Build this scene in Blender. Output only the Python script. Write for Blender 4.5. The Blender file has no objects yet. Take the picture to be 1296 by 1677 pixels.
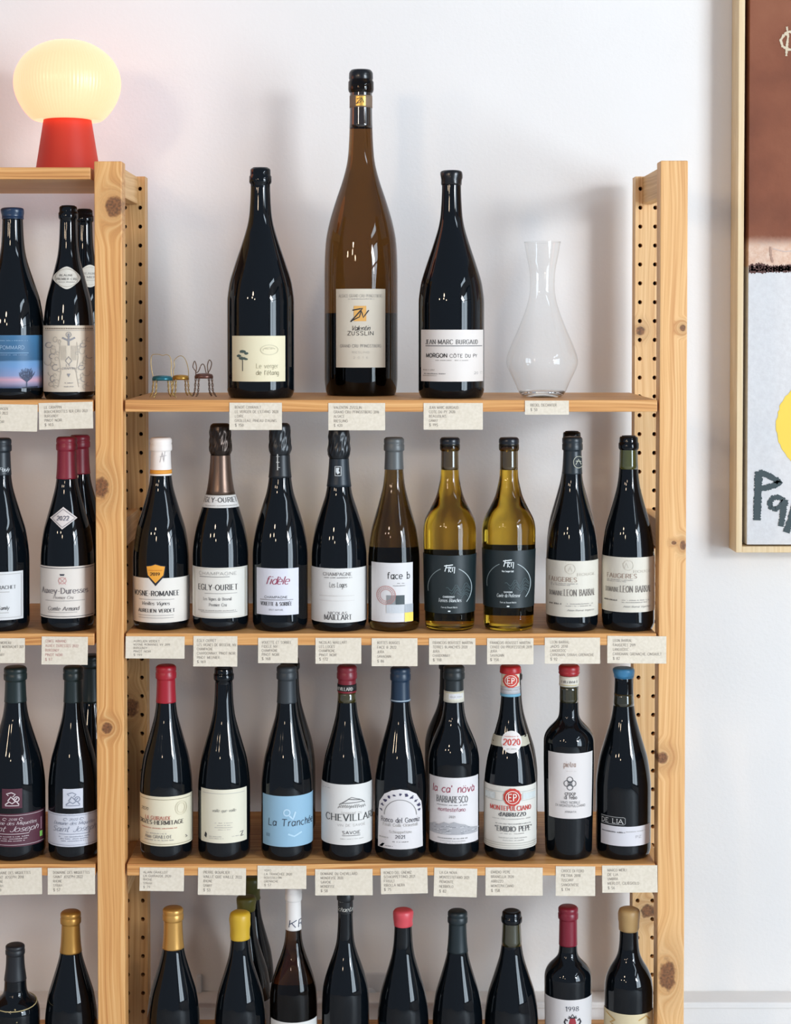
import bpy, math, random
from math import sin, cos, pi, sqrt, asin, atan2, radians
random.seed(7)
S = bpy.context.scene
COL = S.collection

def lin(c, a=1.0):
    f = lambda v: (v/255)/12.92 if v/255 <= 0.04045 else ((v/255+0.055)/1.055)**2.4
    return (f(c[0]), f(c[1]), f(c[2]), a)

# ------------------------------------------------------------------ camera
F, PX, TILT = 2875.0, 623.0, radians(1.6)
CAM = (0.0, -2.73, 1.535)
PY = 532 + F*math.tan(TILT)
cd = bpy.data.cameras.new('camera'); cam = bpy.data.objects.new('camera', cd); COL.objects.link(cam)
cam.location = CAM; cam.rotation_euler = (pi/2 - TILT, 0, 0)
cd.sensor_fit = 'HORIZONTAL'; cd.sensor_width = 36; cd.lens = F/1296*36
cd.shift_x = (648-PX)/1296; cd.shift_y = -(838.5-PY)/1296
cd.clip_start = 0.05
S.camera = cam

def at(px, py, Y):
    """photo measurement -> world X, Z on the plane at depth Y"""
    a, b = (px-PX)/F, -(py-PY)/F
    dy = cos(TILT) + b*sin(TILT); dz = -sin(TILT) + b*cos(TILT)
    t = (Y-CAM[1])/dy
    return CAM[0]+a*t, CAM[2]+dz*t

# ------------------------------------------------------------------ world, lights, exposure
w = bpy.data.worlds.new('world'); S.world = w; w.use_nodes = True
w.node_tree.nodes['Background'].inputs[0].default_value = lin((200, 216, 240))
w.node_tree.nodes['Background'].inputs[1].default_value = 0.68
def area(name, loc, target, sx, sy, power, col):
    d = bpy.data.lights.new(name, 'AREA'); d.shape = 'RECTANGLE'; d.size = sx; d.size_y = sy
    d.energy = power; d.color = col
    o = bpy.data.objects.new(name, d); COL.objects.link(o); o.location = loc
    from mathutils import Vector
    o.rotation_euler = (Vector(target)-Vector(loc)).to_track_quat('-Z', 'Z').to_euler()
    return o
# daylight in the window opening of the right-hand wall, and the bright patch of sky in it
area('window_daylight', (3.02, -3.05, 1.45), (0, -3.05, 1.45), 4.3, 2.2, 540, (0.74, 0.88, 1.0))
area('window_bright_sky', (3.00, -3.55, 2.22), (0.2, 0.3, 1.5), 0.9, 0.45, 80, (0.95, 0.97, 1.0))
for p in ((-1.3, -2.6, 2.3), (-1.9, -3.6, 2.25), (-3.0, -3.1, 2.2), (-1.6, -4.8, 2.2)):
    d = bpy.data.lights.new('pendant_bulb', 'POINT'); d.energy = 40; d.color = (1.0, 0.78, 0.56); d.shadow_soft_size = 0.10
    o = bpy.data.objects.new('pendant_bulb', d); COL.objects.link(o); o.location = p
S.view_settings.view_transform = 'Standard'; S.view_settings.look = 'None'
S.view_settings.gamma = 1; S.view_settings.use_curve_mapping = False
S.view_settings.exposure = -0.40

# ------------------------------------------------------------------ materials
MATS = {}
def mat(name, rgb=(200, 200, 200), rough=0.5, metal=0.0, **kw):
    if name in MATS: return MATS[name]
    m = bpy.data.materials.new(name); m.use_nodes = True
    b = m.node_tree.nodes['Principled BSDF']
    b.inputs['Base Color'].default_value = lin(rgb); b.inputs['Roughness'].default_value = rough
    b.inputs['Metallic'].default_value = metal
    for k, v in kw.items(): b.inputs[k.replace('_', ' ')].default_value = v
    m.diffuse_color = lin(rgb); MATS[name] = m
    return m
class NT:
    def __init__(s, m): s.t = m.node_tree; s.n = s.t.nodes; s.l = s.t.links; s.b = s.n['Principled BSDF']
    def put(s, sock, v):
        if isinstance(v, bpy.types.NodeSocket): s.l.new(v, sock)
        else: sock.default_value = v
    def m(s, op, a, b=0.0, c=0.0):
        n = s.n.new('ShaderNodeMath'); n.operation = op
        for i, v in enumerate((a, b, c)): s.put(n.inputs[i], v)
        return n.outputs[0]
    def noise(s, vec, scale, detail=3, rough=0.5):
        n = s.n.new('ShaderNodeTexNoise'); s.l.new(vec, n.inputs['Vector'])
        n.inputs['Scale'].default_value = scale; n.inputs['Detail'].default_value = detail; n.inputs['Roughness'].default_value = rough
        return n.outputs['Fac']
    def comb(s, x, y, z):
        n = s.n.new('ShaderNodeCombineXYZ')
        for i, v in enumerate((x, y, z)): s.put(n.inputs[i], v)
        return n.outputs[0]
    def obj(s):
        n = s.n.new('ShaderNodeTexCoord'); q = s.n.new('ShaderNodeSeparateXYZ'); s.l.new(n.outputs['Object'], q.inputs[0])
        return n.outputs['Object'], q.outputs[0], q.outputs[1], q.outputs[2]
    def ramp(s, f, stops):
        n = s.n.new('ShaderNodeValToRGB'); s.l.new(f, n.inputs[0]); e = n.color_ramp.elements
        while len(e) < len(stops): e.new(0.5)
        for i, (p, c) in enumerate(stops): e[i].position = p; e[i].color = lin(c)
        return n.outputs[0]
    def mix(s, f, a, b):
        n = s.n.new('ShaderNodeMix'); n.data_type = 'RGBA'; s.put(n.inputs[0], f); s.put(n.inputs[6], a); s.put(n.inputs[7], b)
        return n.outputs[2]
    def step(s, v, lo, hi):
        n = s.n.new('ShaderNodeMapRange'); n.interpolation_type = 'SMOOTHSTEP'
        s.put(n.inputs[0], v); n.inputs[1].default_value = lo; n.inputs[2].default_value = hi
        return n.outputs[0]
    def bump(s, h, strength, dist):
        n = s.n.new('ShaderNodeBump'); n.inputs['Strength'].default_value = strength; n.inputs['Distance'].default_value = dist
        s.l.new(h, n.inputs['Height']); s.l.new(n.outputs[0], s.b.inputs['Normal'])

def wood(name, axis='Z', knots=(), base=((240, 202, 146), (226, 178, 116), (203, 146, 84)), seed=0.0):
    """pine: streaky grain along an axis, with knots (cross, along, radius, stretch)"""
    m = mat(name, base[1], 0.5); t = NT(m); vec, x, y, z = t.obj()
    cross, along, third = {'Z': (x, z, y), 'X': (z, x, y), 'Y': (z, y, x)}[axis]
    if axis == 'X': cross = t.m('ADD', z, t.m('MULTIPLY', y, 0.9))
    low = t.noise(t.comb(t.m('MULTIPLY', cross, 9), t.m('MULTIPLY', along, 2.2), t.m('ADD', third, seed)), 1.0, 2)
    s = t.m('ADD', cross, t.m('MULTIPLY', low, 0.035))
    dark = None
    for (kx, kz, kr, st) in knots:
        dx = t.m('SUBTRACT', cross, kx); dz = t.m('DIVIDE', t.m('SUBTRACT', along, kz), st)
        d = t.m('SQRT', t.m('ADD', t.m('MULTIPLY', dx, dx), t.m('MULTIPLY', dz, dz)))
        wob = t.noise(vec, 90, 2)
        d2 = t.m('ADD', d, t.m('MULTIPLY', t.m('SUBTRACT', wob, 0.5), kr*0.9))
        infl = t.m('SUBTRACT', 1.0, t.step(d, kr*0.6, kr*4.2))
        s = t.m('ADD', t.m('MULTIPLY', s, t.m('SUBTRACT', 1.0, infl)), t.m('MULTIPLY', t.m('MULTIPLY', d, 0.8), infl))
        k = t.m('SUBTRACT', 1.0, t.step(d2, kr*0.75, kr*1.25))
        halo = t.m('MULTIPLY', infl, 0.30)
        k = t.m('MAXIMUM', k, halo)
        dark = k if dark is None else t.m('MAXIMUM', dark, k)
    g = t.noise(t.comb(t.m('MULTIPLY', s, 260), t.m('MULTIPLY', along, 3.0), t.m('ADD', t.m('MULTIPLY', third, 40), seed)), 1.0, 3, 0.6)
    c = t.ramp(g, [(p, (q[0]*.965, q[1]*.94, q[2]*.90)) for p, q in zip((.30, .5, .72), base)])
    if dark is not None: c = t.mix(t.m('MULTIPLY', dark, 0.9), c, t.ramp(t.noise(vec, 260, 3), [(.35, (66, 34, 18)), (.65, (132, 78, 42))]))
    t.l.new(c, t.b.inputs['Base Color']); t.bump(g, 0.12, 0.0006)
    return m

m_wall = mat('plaster', (236, 231, 226), 0.85); t = NT(m_wall); vec, *_ = t.obj()
t.bump(t.noise(vec, 130, 4, 0.6), 0.22, 0.0016)
t.l.new(t.ramp(t.noise(vec, 2.5, 3), [(0.3, (233, 228, 223)), (0.7, (239, 234, 229))]), t.b.inputs['Base Color'])
m_floor = mat('pale_bounce_floor', (198, 198, 198), .5); t = NT(m_floor); vec, *_ = t.obj()  # unseen floor, colour made pale to bounce light up to the lower rows
t.l.new(t.ramp(t.noise(vec, 3, 5), [(.3, (188, 188, 188)), (.7, (206, 206, 206))]), t.b.inputs['Base Color'])
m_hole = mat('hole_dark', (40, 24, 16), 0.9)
m_paper = mat('tag_paper', (238, 229, 213), 0.8); t = NT(m_paper); vec, *_ = t.obj()
t.l.new(t.ramp(t.noise(vec, 240, 3), [(0.3, (216, 203, 182)), (0.7, (226, 214, 195))]), t.b.inputs['Base Color'])
m_ink = mat('tag_ink', (138, 128, 117), 0.8)
m_black = mat('dark_glass', (8, 12, 16), 0.03, IOR=1.40)
def glass(name, rgb, ior=1.36):
    return mat(name, rgb, 0.02, Transmission_Weight=1.0, IOR=ior)
m_amber = glass('amber_glass', (98, 64, 28), 1.36)
m_olive = glass('olive_glass', (228, 188, 62), 1.36)
m_dolive = glass('dark_olive_glass', (128, 104, 62), 1.36)
m_brown = glass('brown_glass', (112, 76, 44), 1.36)

# ------------------------------------------------------------------ object helpers
def mesh(name, vf, material, parent=None, smooth=False):
    v, f = vf
    me = bpy.data.meshes.new(name); o = bpy.data.objects.new(name, me); COL.objects.link(o)
    ox, oy, oz = parent_origin(parent)
    me.from_pydata([(a-ox, b-oy, c-oz) for a, b, c in v], [], f); me.update()
    if smooth:
        for p in me.polygons: p.use_smooth = True
    if material is not None: me.materials.append(material)
    if parent is not None: o.parent = parent
    return o
def parent_origin(p):
    x = y = z = 0.0
    while p is not None: x += p.location[0]; y += p.location[1]; z += p.location[2]; p = p.parent
    return x, y, z
def root(name, label, cat, loc, group=None):
    o = bpy.data.objects.new(name, None); COL.objects.link(o); o.location = loc; o.empty_display_size = 0.05
    return tag(o, label, cat, group)
def tag(o, label=None, cat=None, group=None, kind=None):
    if label: o['label'] = label
    if cat: o['category'] = cat
    if group: o['group'] = group
    if kind: o['kind'] = kind
    return o
def join(*vfs):
    V, Fc = [], []
    for v, f in vfs:
        n = len(V); V += v; Fc += [tuple(i+n for i in q) for q in f]
    return V, Fc
def box(x0, x1, y0, y1, z0, z1, c=0.0):
    """box, optionally with chamfered edges"""
    if c <= 0:
        v = [(x, y, z) for x in (x0, x1) for y in (y0, y1) for z in (z0, z1)]
        return v, [(0, 1, 3, 2), (4, 6, 7, 5), (0, 4, 5, 1), (2, 3, 7, 6), (0, 2, 6, 4), (1, 5, 7, 3)]
    import bmesh
    bm = bmesh.new(); v = [bm.verts.new((x, y, z)) for x in (x0, x1) for y in (y0, y1) for z in (z0, z1)]
    for q in [(0, 1, 3, 2), (4, 6, 7, 5), (0, 4, 5, 1), (2, 3, 7, 6), (0, 2, 6, 4), (1, 5, 7, 3)]: bm.faces.new([v[i] for i in q])
    bmesh.ops.bevel(bm, geom=bm.edges[:], offset=c, segments=2, affect='EDGES', profile=0.5)
    bm.verts.index_update()
    r = [tuple(q.co) for q in bm.verts], [tuple(q.index for q in fc.verts) for fc in bm.faces]
    bm.free(); return r
def lathe(cx, cy, prof, n=40, close=True, fn=None):
    v, f = [], []
    for r, z in prof:
        for k in range(n):
            a = 2*pi*k/n; rr = fn(r, z, a) if fn else r
            v.append((cx+rr*sin(a), cy-rr*cos(a), z))
    for i in range(len(prof)-1):
        for k in range(n):
            k2 = (k+1) % n
            f.append((i*n+k, i*n+k2, (i+1)*n+k2, (i+1)*n+k))
    if close:
        f.append(tuple(reversed(range(n)))); f.append(tuple((len(prof)-1)*n+k for k in range(n)))
    return v, f
def tube(pts, r, n=6, cyc=False):
    v, f = [], []; m = len(pts)
    for i, p in enumerate(pts):
        a = pts[(i-1) % m] if (i or cyc) else pts[0]; b = pts[(i+1) % m] if (i < m-1 or cyc) else pts[-1]
        d = [b[k]-a[k] for k in range(3)]; L = sqrt(sum(q*q for q in d)) or 1; d = [q/L for q in d]
        up = (0, 0, 1) if abs(d[2]) < 0.9 else (0, 1, 0)
        s = (d[1]*up[2]-d[2]*up[1], d[2]*up[0]-d[0]*up[2], d[0]*up[1]-d[1]*up[0]); L = sqrt(sum(q*q for q in s)); s = [q/L for q in s]
        u = (s[1]*d[2]-s[2]*d[1], s[2]*d[0]-s[0]*d[2], s[0]*d[1]-s[1]*d[0])
        for k in range(n):
            A = 2*pi*k/n; v.append(tuple(p[j]+r*(cos(A)*s[j]+sin(A)*u[j]) for j in range(3)))
    for i in range(m if cyc else m-1):
        for k in range(n):
            k2 = (k+1) % n; i2 = (i+1) % m
            f.append((i*n+k, i*n+k2, i2*n+k2, i2*n+k))
    if not cyc: f.append(tuple(range(n))[::-1]); f.append(tuple((m-1)*n+k for k in range(n)))
    return v, f
def spline(P, sub=4, cyc=False):
    if len(P) < 3: return list(P)
    out = []; n = len(P); rng = range(n if cyc else n-1)
    for i in rng:
        g = (lambda k: P[k % n]) if cyc else (lambda k: P[max(0, min(n-1, k))])
        a, b, c, d = g(i-1), g(i), g(i+1), g(i+2)
        for j in range(sub):
            t = j/sub
            out.append(tuple(0.5*(2*b[k]+(c[k]-a[k])*t+(2*a[k]-5*b[k]+4*c[k]-d[k])*t*t+(3*b[k]-a[k]-3*c[k]+d[k])*t**3) for k in range(len(b))))
    if not cyc: out.append(tuple(P[-1]))
    return out

# ------------------------------------------------------------------ pen-stroke lettering
GL = {
'A':'c l046g l6gc4 l28a8','B':'a l141g s1g6g8f8c6a1a s1a7a98a76514','C':'b sbe8g4g1d0a174484b6','D':'b l141g s1g5g9ebaa75414',
'E':'9 l141g l1g9g l1a7a l1494','F':'9 l141g l1g9g l1a7a','G':'c sbe8g4g1d0a174484b6 lb6ba l7aba','H':'c l141g lb4bg l1aba','I':'2 l141g',
'J':'6 l6g67 s67542406','K':'a l141g lag19 l4ba4','L':'9 l141g l1494','M':'e l141g l1g75 l75dg ldgd4','N':'c l141g l1gb4 lb4bg',
'O':'c s6g2e0a2664a6caae6g','P':'9 l141g s1g7g9e9c7a1a','Q':'c s6g2e0a2664a6caae6g l78c3','R':'a l141g s1g7g9e9c7a1a l5aa4',
'S':'a s9e6g2f1d3b799785541'+'5','T':'a l0gag l5g54','U':'b s1g182554859'+'89g','V':'a l0g54 l54ag','W':'g l0g44 l448g l8gc4 lc4gg',
'X':'a l0ga4 lag04','Y':'a l0g5a lag5a l5a54','Z':'a l0gag lag04 l04a4',
'0':'8 s4g1d174477'+'7d4g','1':'4 l3g34 l3g0d','2':'8 s1d2f4g7f8d6904 l0484','3':'8 s1e4g7f7c4a s4a89865406','4':'9 l6g64 l6g08 l0898',
'5':'8 l8g2g l2g1a s1a5b8886'+'5414','6':'8 s7f4f1b1644767'+'94b19','7':'8 l0g8g l8g34','8':'8 s4g1e2b4a88754415084a7c7f4g','9':'8 s7b491b1e4g7e7b6734',
'a':'7 s7a4c1b08153477 l7c74','b':'8 l1g14 s1a4c7b88754416','c':'7 s7b4c1a08164475','d':'8 l8g84 s8a5c2b08255486','e':'8 l0888 s887b4c1b08154475',
'f':'6 s6f4g2e24 l0c5c','g':'7 s7a4c1b08153477 s7c75624011','h':'7 l1g14 s193c6c7974','i':'2 l1c14 l1f1g','j':'3 s3c342100 l3f3g',
'k':'8 l1g14 l7c18 l3984','l':'2 l1g14','m':'b l1c14 s193c5c6964 s698cacb9b4','n':'7 l1c14 s193c6c7974','o':'8 s4c1b081544758'+'87b4c',
'p':'8 l1c10 s1a4c7b88754416','q':'8 l7c70 s7a4c1b08153477','r':'5 l1c14 s193c5c','s':'6 s6b3c1b194867653405','t':'5 s2g264455 l0c5c',
'u':'7 s1c16345477 l7c74','v':'8 l0c44 l448c','w':'c l0c34 l346c l6c94 l94cc','x':'7 l0c74 l7c04','y':'8 l0c44 l8c20','z':'7 l0c7c l7c04 l0474',
'-':'5 l0959','.':'1 l0405','$':'9 s9e6g2f1d3b7997855415 l5h53','\'':'1 l0g0d','"':'4 l0g0d l3g3d',',':'2 l1502','&':'b sa47b3f4g6f5c18163474'+'99',
'/':'6 l026g',' ':'6'}
ACC = {'è':('e','l1f3d'),'é':('e','l3d6g'),'ê':('e','l1d4f l4f7d'),'ö':('o','l2e2f l6e6f'),'Ô':('O','l3h6j l6j9h'),'ô':('o','l1d4f l4f7d'),'É':('E','l3h7j'),'à':('a','l1f3d'),'ï':('i','l0e0f l3e3f')}
def b36(c): return int(c, 36)
def glyph(ch):
    if ch in ACC: b, extra = ACC[ch]; return GL[b]+' '+extra
    return GL.get(ch) or GL[' ']
STY = {'sans': (.12, .12, 0, 0), 'thin': (.085, .085, 0, 0), 'bold': (.2, .16, 0, 0), 'serif': (.16, .07, 1, 0), 'bserif': (.21, .08, 1, 0), 'typew': (.13, .12, 1, 0),
       'ital': (.13, .06, 0, .28), 'script': (.12, .06, 0, .45), 'hand': (.11, .10, 0, .12), 'tag': (.13, .13, 0, 0)}
def text2d(s, style, sub=3):
    """-> list of (polyline, half-widths) in units of cap height, and total width"""
    thick, thin, serif, shear = STY[style]; out = []; x = 0.0
    for ch in s:
        g = glyph(ch).split(); wd = b36(g[0])/12
        for st in g[1:]:
            P = [(b36(st[i])/12, (b36(st[i+1])-4)/12) for i in range(1, len(st)-1, 2)]
            if st[0] == 's': P = spline(P, sub)
            elif sub > 2 and len(P) == 2: P = [(P[0][0]+(P[1][0]-P[0][0])*k/4, P[0][1]+(P[1][1]-P[0][1])*k/4) for k in range(5)]
            ends = [P[0], P[-1]] if (serif and st[0] == 'l' and abs(P[0][0]-P[-1][0]) < .55*abs(P[0][1]-P[-1][1]) and abs(P[0][1]-P[-1][1]) > .3) else []
            out.append([(x+p[0]+shear*p[1], p[1]) for p in P])
            for e in ends:
                if abs(e[1]-0) < .02 or abs(e[1]-1) < .02 or abs(e[1]-8/12) < .02 or e[1] < 0:
                    out.append([(x+e[0]-.14, e[1]), (x+e[0]+.14, e[1])])
        x += wd + (.24 if style not in ('script', 'ital') else .16)
    return out, max(x-.2, .1), thick, thin
def ribbon(P, wfun):
    """flat strip along a 2-D polyline"""
    L, R = [], []; n = len(P)
    for i, p in enumerate(P):
        a, b = P[max(0, i-1)], P[min(n-1, i+1)]
        if n > 2 and i == n-1 and P[0] == P[-1]: b = P[1]
        if n > 2 and i == 0 and P[0] == P[-1]: a = P[-2]
        dx, dy = b[0]-a[0], b[1]-a[1]; q = sqrt(dx*dx+dy*dy) or 1e-9; dx /= q; dy /= q
        h = wfun(dx, dy)/2
        L.append((p[0]-dy*h, p[1]+dx*h)); R.append((p[0]+dy*h, p[1]-dx*h))
    v = L+R; f = [(i, n+i, n+i+1, i+1) for i in range(n-1)]
    return v, f
def text_mesh(s, x0, x1, ybase, cap, style, sub=3):
    """2-D mesh in a y-down frame (photo millimetres or pixels)"""
    polys, W, thick, thin = text2d(s, style, sub); sx = (x1-x0)/W; V, Fc = [], []
    k = min(cap, sx*1.05+cap*.12)
    for P in polys:
        Q = [(x0+p[0]*sx, ybase-p[1]*cap) for p in P]
        v, f = ribbon(Q, lambda dx, dy: k*(thin+(thick-thin)*abs(dy)))
        n = len(V); V += v; Fc += [tuple(i+n for i in q) for q in f]
    return V, Fc
def jag(P, w, amp, step=1.2):
    """rough brush stroke"""
    Q = []
    for i in range(len(P)-1):
        a, b = P[i], P[i+1]; d = sqrt((b[0]-a[0])**2+(b[1]-a[1])**2); m = max(1, int(d/step))
        Q += [(a[0]+(b[0]-a[0])*j/m, a[1]+(b[1]-a[1])*j/m) for j in range(m)]
    Q.append(P[-1])
    return ribbon(Q, lambda dx, dy: w*(1+random.uniform(-amp, amp)))

# ------------------------------------------------------------------ the room
WY, LEDGE = 0.37, 0.315
zl = at(700, 1642, LEDGE)[1]
tag(mesh('floor', box(-3.4, 3.0, -5.4, WY, -0.05, 0), m_floor), kind='structure')
tag(mesh('wall_back', box(-3.4, 3.0, WY, WY+0.12, 0, 3.2), m_wall), kind='structure')
tag(mesh('trim_1', join(box(-3.4, 3.0, LEDGE+.004, WY, 0, zl-.012), box(-3.4, 3.0, LEDGE, WY, zl-.012, zl, .003)), m_wall), kind='structure')
wy0, wy1, wz0, wz1 = -5.2, -0.9, 0.35, 2.55
tag(mesh('wall_right', join(box(3.0, 3.12, -5.4, wy0, 0, 3.2), box(3.0, 3.12, wy1, WY, 0, 3.2), box(3.0, 3.12, wy0, wy1, 0, wz0), box(3.0, 3.12, wy0, wy1, wz1, 3.2)), m_wall), kind='structure')
m_frame_w = mat('window_paint', (70, 66, 62), 0.5)
bars = [box(2.94, 3.0, wy0, wy0+.06, wz0, wz1), box(2.94, 3.0, wy1-.06, wy1, wz0, wz1), box(2.94, 3.0, wy0, wy1, wz0, wz0+.06), box(2.94, 3.0, wy0, wy1, wz1-.06, wz1)]
for k in (1, 2, 3): yy = wy0+(wy1-wy0)*k/4; bars.append(box(2.95, 2.99, yy-.022, yy+.022, wz0, wz1))
bars.append(box(2.95, 2.99, wy0, wy1, 1.93, 1.97))
tag(mesh('window_1', join(*bars), m_frame_w), kind='structure')

# ------------------------------------------------------------------ shelving
XL0, XL1, XR0, XR1 = -0.4440, -0.4010, 0.4350, 0.4775     # uprights
ZT = at(150, 264, 0)[1]; PD, BY0, BY1 = 0.037, 0.268, 0.303
ZS = [at(640, y, 0)[1] for y in (655, 1037.5, 1415, 1792)]
ZTOP = at(80, 274, 0)[1]
ST = 0.0185
P1 = ((240, 200, 142), (222, 172, 110), (200, 142, 80))
def kn(lst, X0): return [(at(px, py, 0)[0]-X0, at(px, py, 0)[1], r/1053, st) for px, py, r, st in lst]
XML, XMR = (XL0+XL1)/2, (XR0+XR1)/2
w_postL = wood('pine_left_post', 'Z', kn([(187, 338, 14, 1.25), (166, 798, 12, 1.5), (176, 1192, 9, 1.0)], XML), base=((240, 194, 134), (224, 168, 104), (198, 134, 74)), seed=1.3)
w_postR = wood('pine_right_post', 'Z', kn([(1119, 537, 5, 1.1), (1104, 889, 4, .8), (1119, 893, 5, 1.6), (1085, 1241, 10, 1.0), (1094, 1597, 14, 1.9)], XMR),
               base=((246, 204, 150), (232, 182, 122), (210, 150, 92)), seed=4.1)
w_backL = wood('pine_left_back_post', 'Z', [(-.006, at(215, 1160, BY0)[1], .013, 1.4)], base=((226, 186, 132), (208, 164, 108), (186, 136, 82)), seed=2.2)
w_backR = wood('pine_right_back_post', 'Z', [(-.012, at(1051, 541, BY0)[1], .008, 1.0), (.006, at(1062, 1492, BY0)[1], .014, .8)], base=((246, 212, 164), (234, 192, 138), (214, 162, 108)), seed=6.2)
w_rail = wood('pine_rail', 'Y', base=((236, 198, 146), (220, 176, 120), (200, 150, 94)), seed=3.0)
w_shelf = wood('pine_shelf', 'X', base=((232, 182, 122), (216, 158, 94), (178, 114, 58)), seed=0.4)

def back_post(x0, x1):
    """post whose front face carries two columns of drilled peg holes"""
    V, Fc = [], []; z0, z1 = 0.0, ZT-0.028*0; rows = []
    zz = at(233, 309, BY0)[1]
    top = at(220, 289, BY0)[1]
    while zz > 0.05: rows.append(zz); zz -= 0.0322
    cols = [(x0, (x0+x1)/2, x0+.0085), ((x0+x1)/2, x1, x1-.0085)]
    N = 16; R = 0.0036
    def cell(ax, bx, az, bz, hx, hz):
        n = len(V); per = []
        for e in range(4):
            for k in range(4):
                t = k/4
                per.append([(ax+(bx-ax)*t, az), (bx, az+(bz-az)*t), (bx-(bx-ax)*t, bz), (ax, bz-(bz-az)*t)][e])
        ang = [atan2(p[1]-hz, p[0]-hx) for p in per]
        V.extend((p[0], BY0, p[1]) for p in per)
        V.extend((hx+R*cos(a), BY0, hz+R*sin(a)) for a in ang)
        V.extend((hx+R*cos(a), BY0+.014, hz+R*sin(a)) for a in ang)
        for k in range(N):
            k2 = (k+1) % N
            Fc.append((n+k, n+k2, n+N+k2, n+N+k)); Fc.append((n+N+k, n+N+k2, n+2*N+k2, n+2*N+k))
        Fc.append(tuple(n+2*N+k for k in range(N)))
    for (ax, bx, hx) in cols:
        for i, hz in enumerate(rows):
            bz = top if i == 0 else hz+.0161; az = 0.0 if i == len(rows)-1 else hz-.0161
            cell(ax, bx, az, bz, hx, hz)
    v, f = box(x0, x1, BY0, BY1, 0, top)
    f = [q for q in f if not all(abs(v[i][1]-BY0) < 1e-6 for i in q)]
    return join((V, Fc), (v, f)), top
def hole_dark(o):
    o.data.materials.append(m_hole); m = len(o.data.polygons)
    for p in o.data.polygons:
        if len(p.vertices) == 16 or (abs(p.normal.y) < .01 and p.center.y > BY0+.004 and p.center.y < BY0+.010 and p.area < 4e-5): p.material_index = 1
def upright(x0, x1, label, wf, wb, zt):
    xm = (x0+x1)/2
    r = root('shelf_upright', label, 'shelf upright', (xm, 0.15, 0), 'pine uprights of the shelving')
    mesh('front_post', box(x0, x1, 0, PD, 0, zt, .0016), wf, r)
    bp, top = back_post(x0, x1); o = mesh('back_post', bp, wb, r); hole_dark(o)
    for py in (289, 833, 1377):
        zt2 = at(620, py, BY0)[1] if py != 289 else top-.001
        mesh('cross_rail', box(xm-.009, xm+.009, PD, BY0, zt2-.046, zt2, .001), w_rail, r)
    return r
upright(XL0, XL1, 'pine upright with perforated back post between the two shelf bays', w_postL, w_backL, ZT)
upright(XR0, XR1, 'pine upright at the right end of the shelving, beside the painting', w_postR, w_backR, at(1100, 263, 0)[1])
upright(XL0-.836-.043, XL0-.836, 'pine upright at the far left end of the shelving', w_postL, w_backL, ZT)
def board(x0, x1, ztop, label):
    o = mesh('shelf_board', box(x0, x1, 0.0, 0.298, ztop-ST, ztop, .0012), w_shelf)
    return tag(o, label, 'shelf', 'pine shelf boards')
for i, n in enumerate(['topmost pine shelf board of the right bay, under the large bottles and decanter', 'second pine shelf board of the right bay, under the sparkling and amber bottles',
                       'third pine shelf board of the right bay, under the pale blue label bottle', 'lowest pine shelf board of the right bay, under the gold capsule bottle']):
    board(XL1+.0035, XR0-.0035, ZS[i], n)
for i, n in enumerate(['pine shelf board of the left bay under the blue tree label bottle', 'pine shelf board of the left bay under the red-capped bottles',
                       'pine shelf board of the left bay under the maroon label bottle', 'lowest pine shelf board of the left bay']):
    board(XL0-.833, XL0-.003, ZS[i], n)
board(XL0-.833, XL0-.006, ZTOP, 'top pine shelf board of the left bay carrying the lamp')

# ------------------------------------------------------------------ bottles
PROF = {
'burg': [(0, .90), (.012, .955), (.035, 1), (.36, 1), (.42, .975), (.48, .92), (.53, .855), (.606, .70), (.684, .54), (.74, .44), (.80, .38), (.86, .352), (.93, .335)],
'mag': [(0, .90), (.012, .955), (.03, 1), (.42, 1), (.47, .965), (.515, .91), (.59, .75), (.665, .575), (.74, .415), (.79, .345), (.84, .315), (.90, .295), (.945, .29)],
'champ': [(0, .90), (.012, .955), (.035, 1), (.36, 1), (.41, .975), (.46, .92), (.52, .82), (.60, .64), (.665, .49), (.73, .41), (.80, .36), (.87, .335), (.93, .335)],
'bord': [(0, .86), (.012, .91), (.035, .935), (.30, .975), (.60, 1), (.635, .95), (.665, .82), (.69, .64), (.715, .47), (.74, .40), (.80, .375), (.93, .36)],
'olive': [(0, .84), (.012, .91), (.04, .935), (.30, .975), (.50, 1), (.54, .985), (.578, .92), (.63, .735), (.69, .53), (.74, .43), (.80, .35), (.93, .325)],
'albe': [(0, .90), (.012, .955), (.035, 1), (.50, 1), (.54, .97), (.59, .88), (.644, .72), (.70, .54), (.75, .44), (.81, .385), (.93, .36)],
'flute': [(0, .92), (.015, .97), (.045, 1), (.37, 1), (.47, .965), (.53, .87), (.60, .69), (.66, .51), (.715, .385), (.77, .335), (.86, .305), (.95, .30)],
'port': [(0, .90), (.012, .955), (.035, 1), (.50, 1), (.56, .95), (.60, .80), (.63, .58), (.665, .48), (.75, .44), (.85, .37), (.93, .35)],
'sbord': [(0, .90), (.012, .955), (.035, 1), (.50, 1), (.56, .985), (.61, .92), (.66, .76), (.70, .58), (.74, .46), (.80, .40), (.93, .37)],
}
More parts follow.
